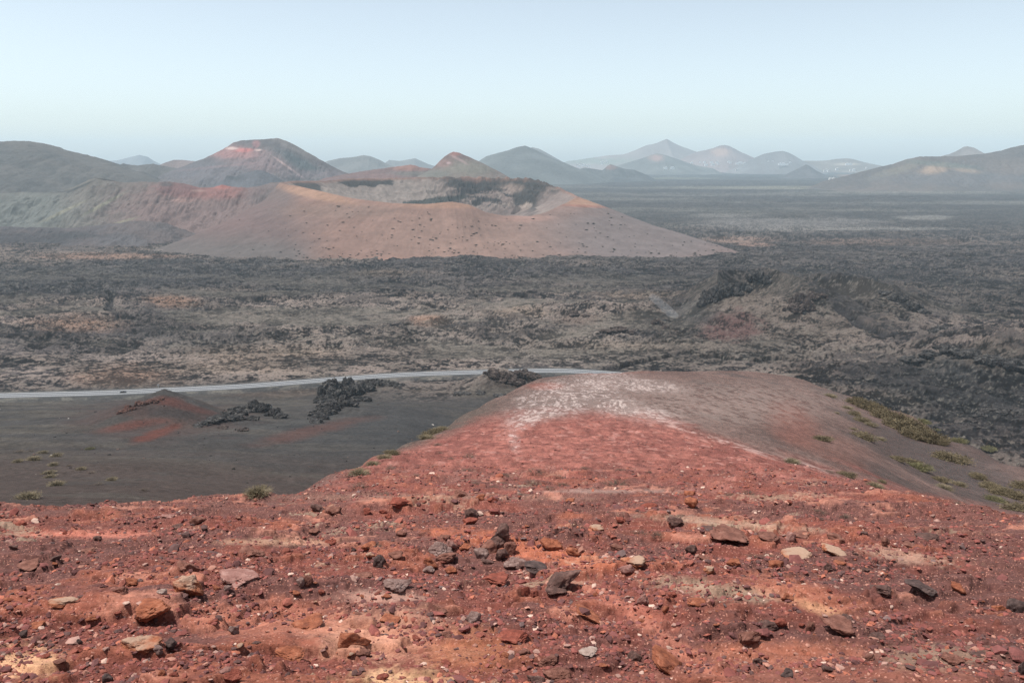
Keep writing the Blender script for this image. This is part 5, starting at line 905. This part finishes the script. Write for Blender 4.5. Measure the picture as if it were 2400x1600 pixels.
HS = [(1352, 386, 8600, 5), (1358, 389, 8500, 7), (1367, 386, 8600, 6), (1374, 388, 8500, 6), (1381, 388.5, 8500, 5), (1362, 383, 8700, 4), (1412, 379, 9300, 8), (1421, 378.5, 9300, 7), (1411, 383.5, 9200, 3), (1621, 381, 9800, 6), (1641, 379.5, 9900, 4), (1651, 379.8, 9900, 6), (1667, 379.5, 9900, 6), (1680, 380, 9900, 5), (1655, 386, 9300, 7), (1671, 385, 9300, 8), (1684, 383, 9500, 4), (1708, 379, 9900, 6), (1712, 381, 9800, 5), (1728, 383, 9500, 7), (1735, 381.5, 9600, 10), (1745, 382, 9600, 7), (1765, 384.3, 9400, 7), (1801, 378, 9300, 4), (1811, 378, 9300, 4), (1828, 384, 9100, 7), (1836, 384.5, 9100, 10), (1845, 384.5, 9100, 5), (1852, 380.5, 9200, 5), (1726, 398, 6900, 6), (1933, 399, 6400, 5), (1937, 397.8, 6500, 4), (1941, 399.5, 6350, 4), (1962, 395.8, 7000, 8), (1994, 398.3, 6600, 5), (2001, 398, 6600, 6), (1985, 384.5, 9400, 7), (1993, 384.5, 9400, 7), (2030, 392.5, 8200, 3), (1946, 418, 4700, 6), (1954, 418, 4650, 6), (1560, 393, 8000, 8), (1576, 393, 8000, 8)]
places = ['on the slope under the first low ridge', 'near the foot of the tallest pale peak', 'below the pointed pinkish peak', 'below the rounded grey hill', 'on the far plain', 'under the long low hill']
def hlab(i, u_, v_, w_):
    pl = places[0] if u_ < 1440 else places[1] if u_ < 1640 else places[2] if u_ < 1790 else places[3] if u_ < 1870 else places[4] if v_ > 392 else places[5]
    return 'tiny white house '+pl
for i, (u_, v_, Y_, w_) in enumerate(HS): house(u_, v_, Y_, w_, hlab(i, u_, v_, w_))
# ------------------------------------------------------------------ white wisp
def white_wisp():  # pale wisp added as a few thin volume blobs
    p = hit(1585, 752, ground_z, 400, 2000); V0, F0 = ICO[3]; Vs, Fs = [], []
    k = depth_of(p)/FPX
    for i, (du, dv, a, b) in enumerate(((-12, 20, 16, 11), (-22, 30, 17, 12), (-32, 40, 16, 12), (-43, 50, 15, 11), (-54, 60, 13, 10))):
        Q = V0*(1+.25*fbm3(V0, .8, 3, i+5))[:, None]*np.array([a, a, b])*k; Q[:, 0] -= Q[:, 2]*.6
        Vs.append(Q+np.array([du*k, 0, dv*k*.9])); Fs.append(F0+len(V0)*i)
    m = bpy.data.materials.new('white_wisp'); m.use_nodes = True; nt = m.node_tree; nt.nodes.clear()
    o_ = nt.nodes.new('ShaderNodeOutputMaterial'); q = nt.nodes.new('ShaderNodeVolumePrincipled'); q.inputs['Color'].default_value = (.95, .97, 1, 1); q.inputs['Density'].default_value = .013; nt.links.new(q.outputs[0], o_.inputs['Volume'])
    o = link('white_wisp', raw_mesh('white_wisp', np.concatenate(Vs), np.concatenate(Fs)), m); o.location = p; tag(o, 'faint white wisp rising left of the spatter cones', 'white_wisp', None, 'stuff')
white_wisp()
# ------------------------------------------------------------------ haze
hm = bpy.data.materials.new('haze'); hm.use_nodes = True; nt = hm.node_tree; nt.nodes.clear()
ou = nt.nodes.new('ShaderNodeOutputMaterial'); pv = nt.nodes.new('ShaderNodeVolumePrincipled')
pv.inputs['Color'].default_value = (.70, .88, 1.0, 1); pv.inputs['Density'].default_value = HAZE_DENSITY; pv.inputs['Anisotropy'].default_value = 0.0
nt.links.new(pv.outputs[0], ou.inputs['Volume'])
hz = box('haze', -16000, 16000, -400, 16200, -215, 340, hm); tag(hz, 'thin bluish air haze over the valley', 'haze', None, 'stuff')
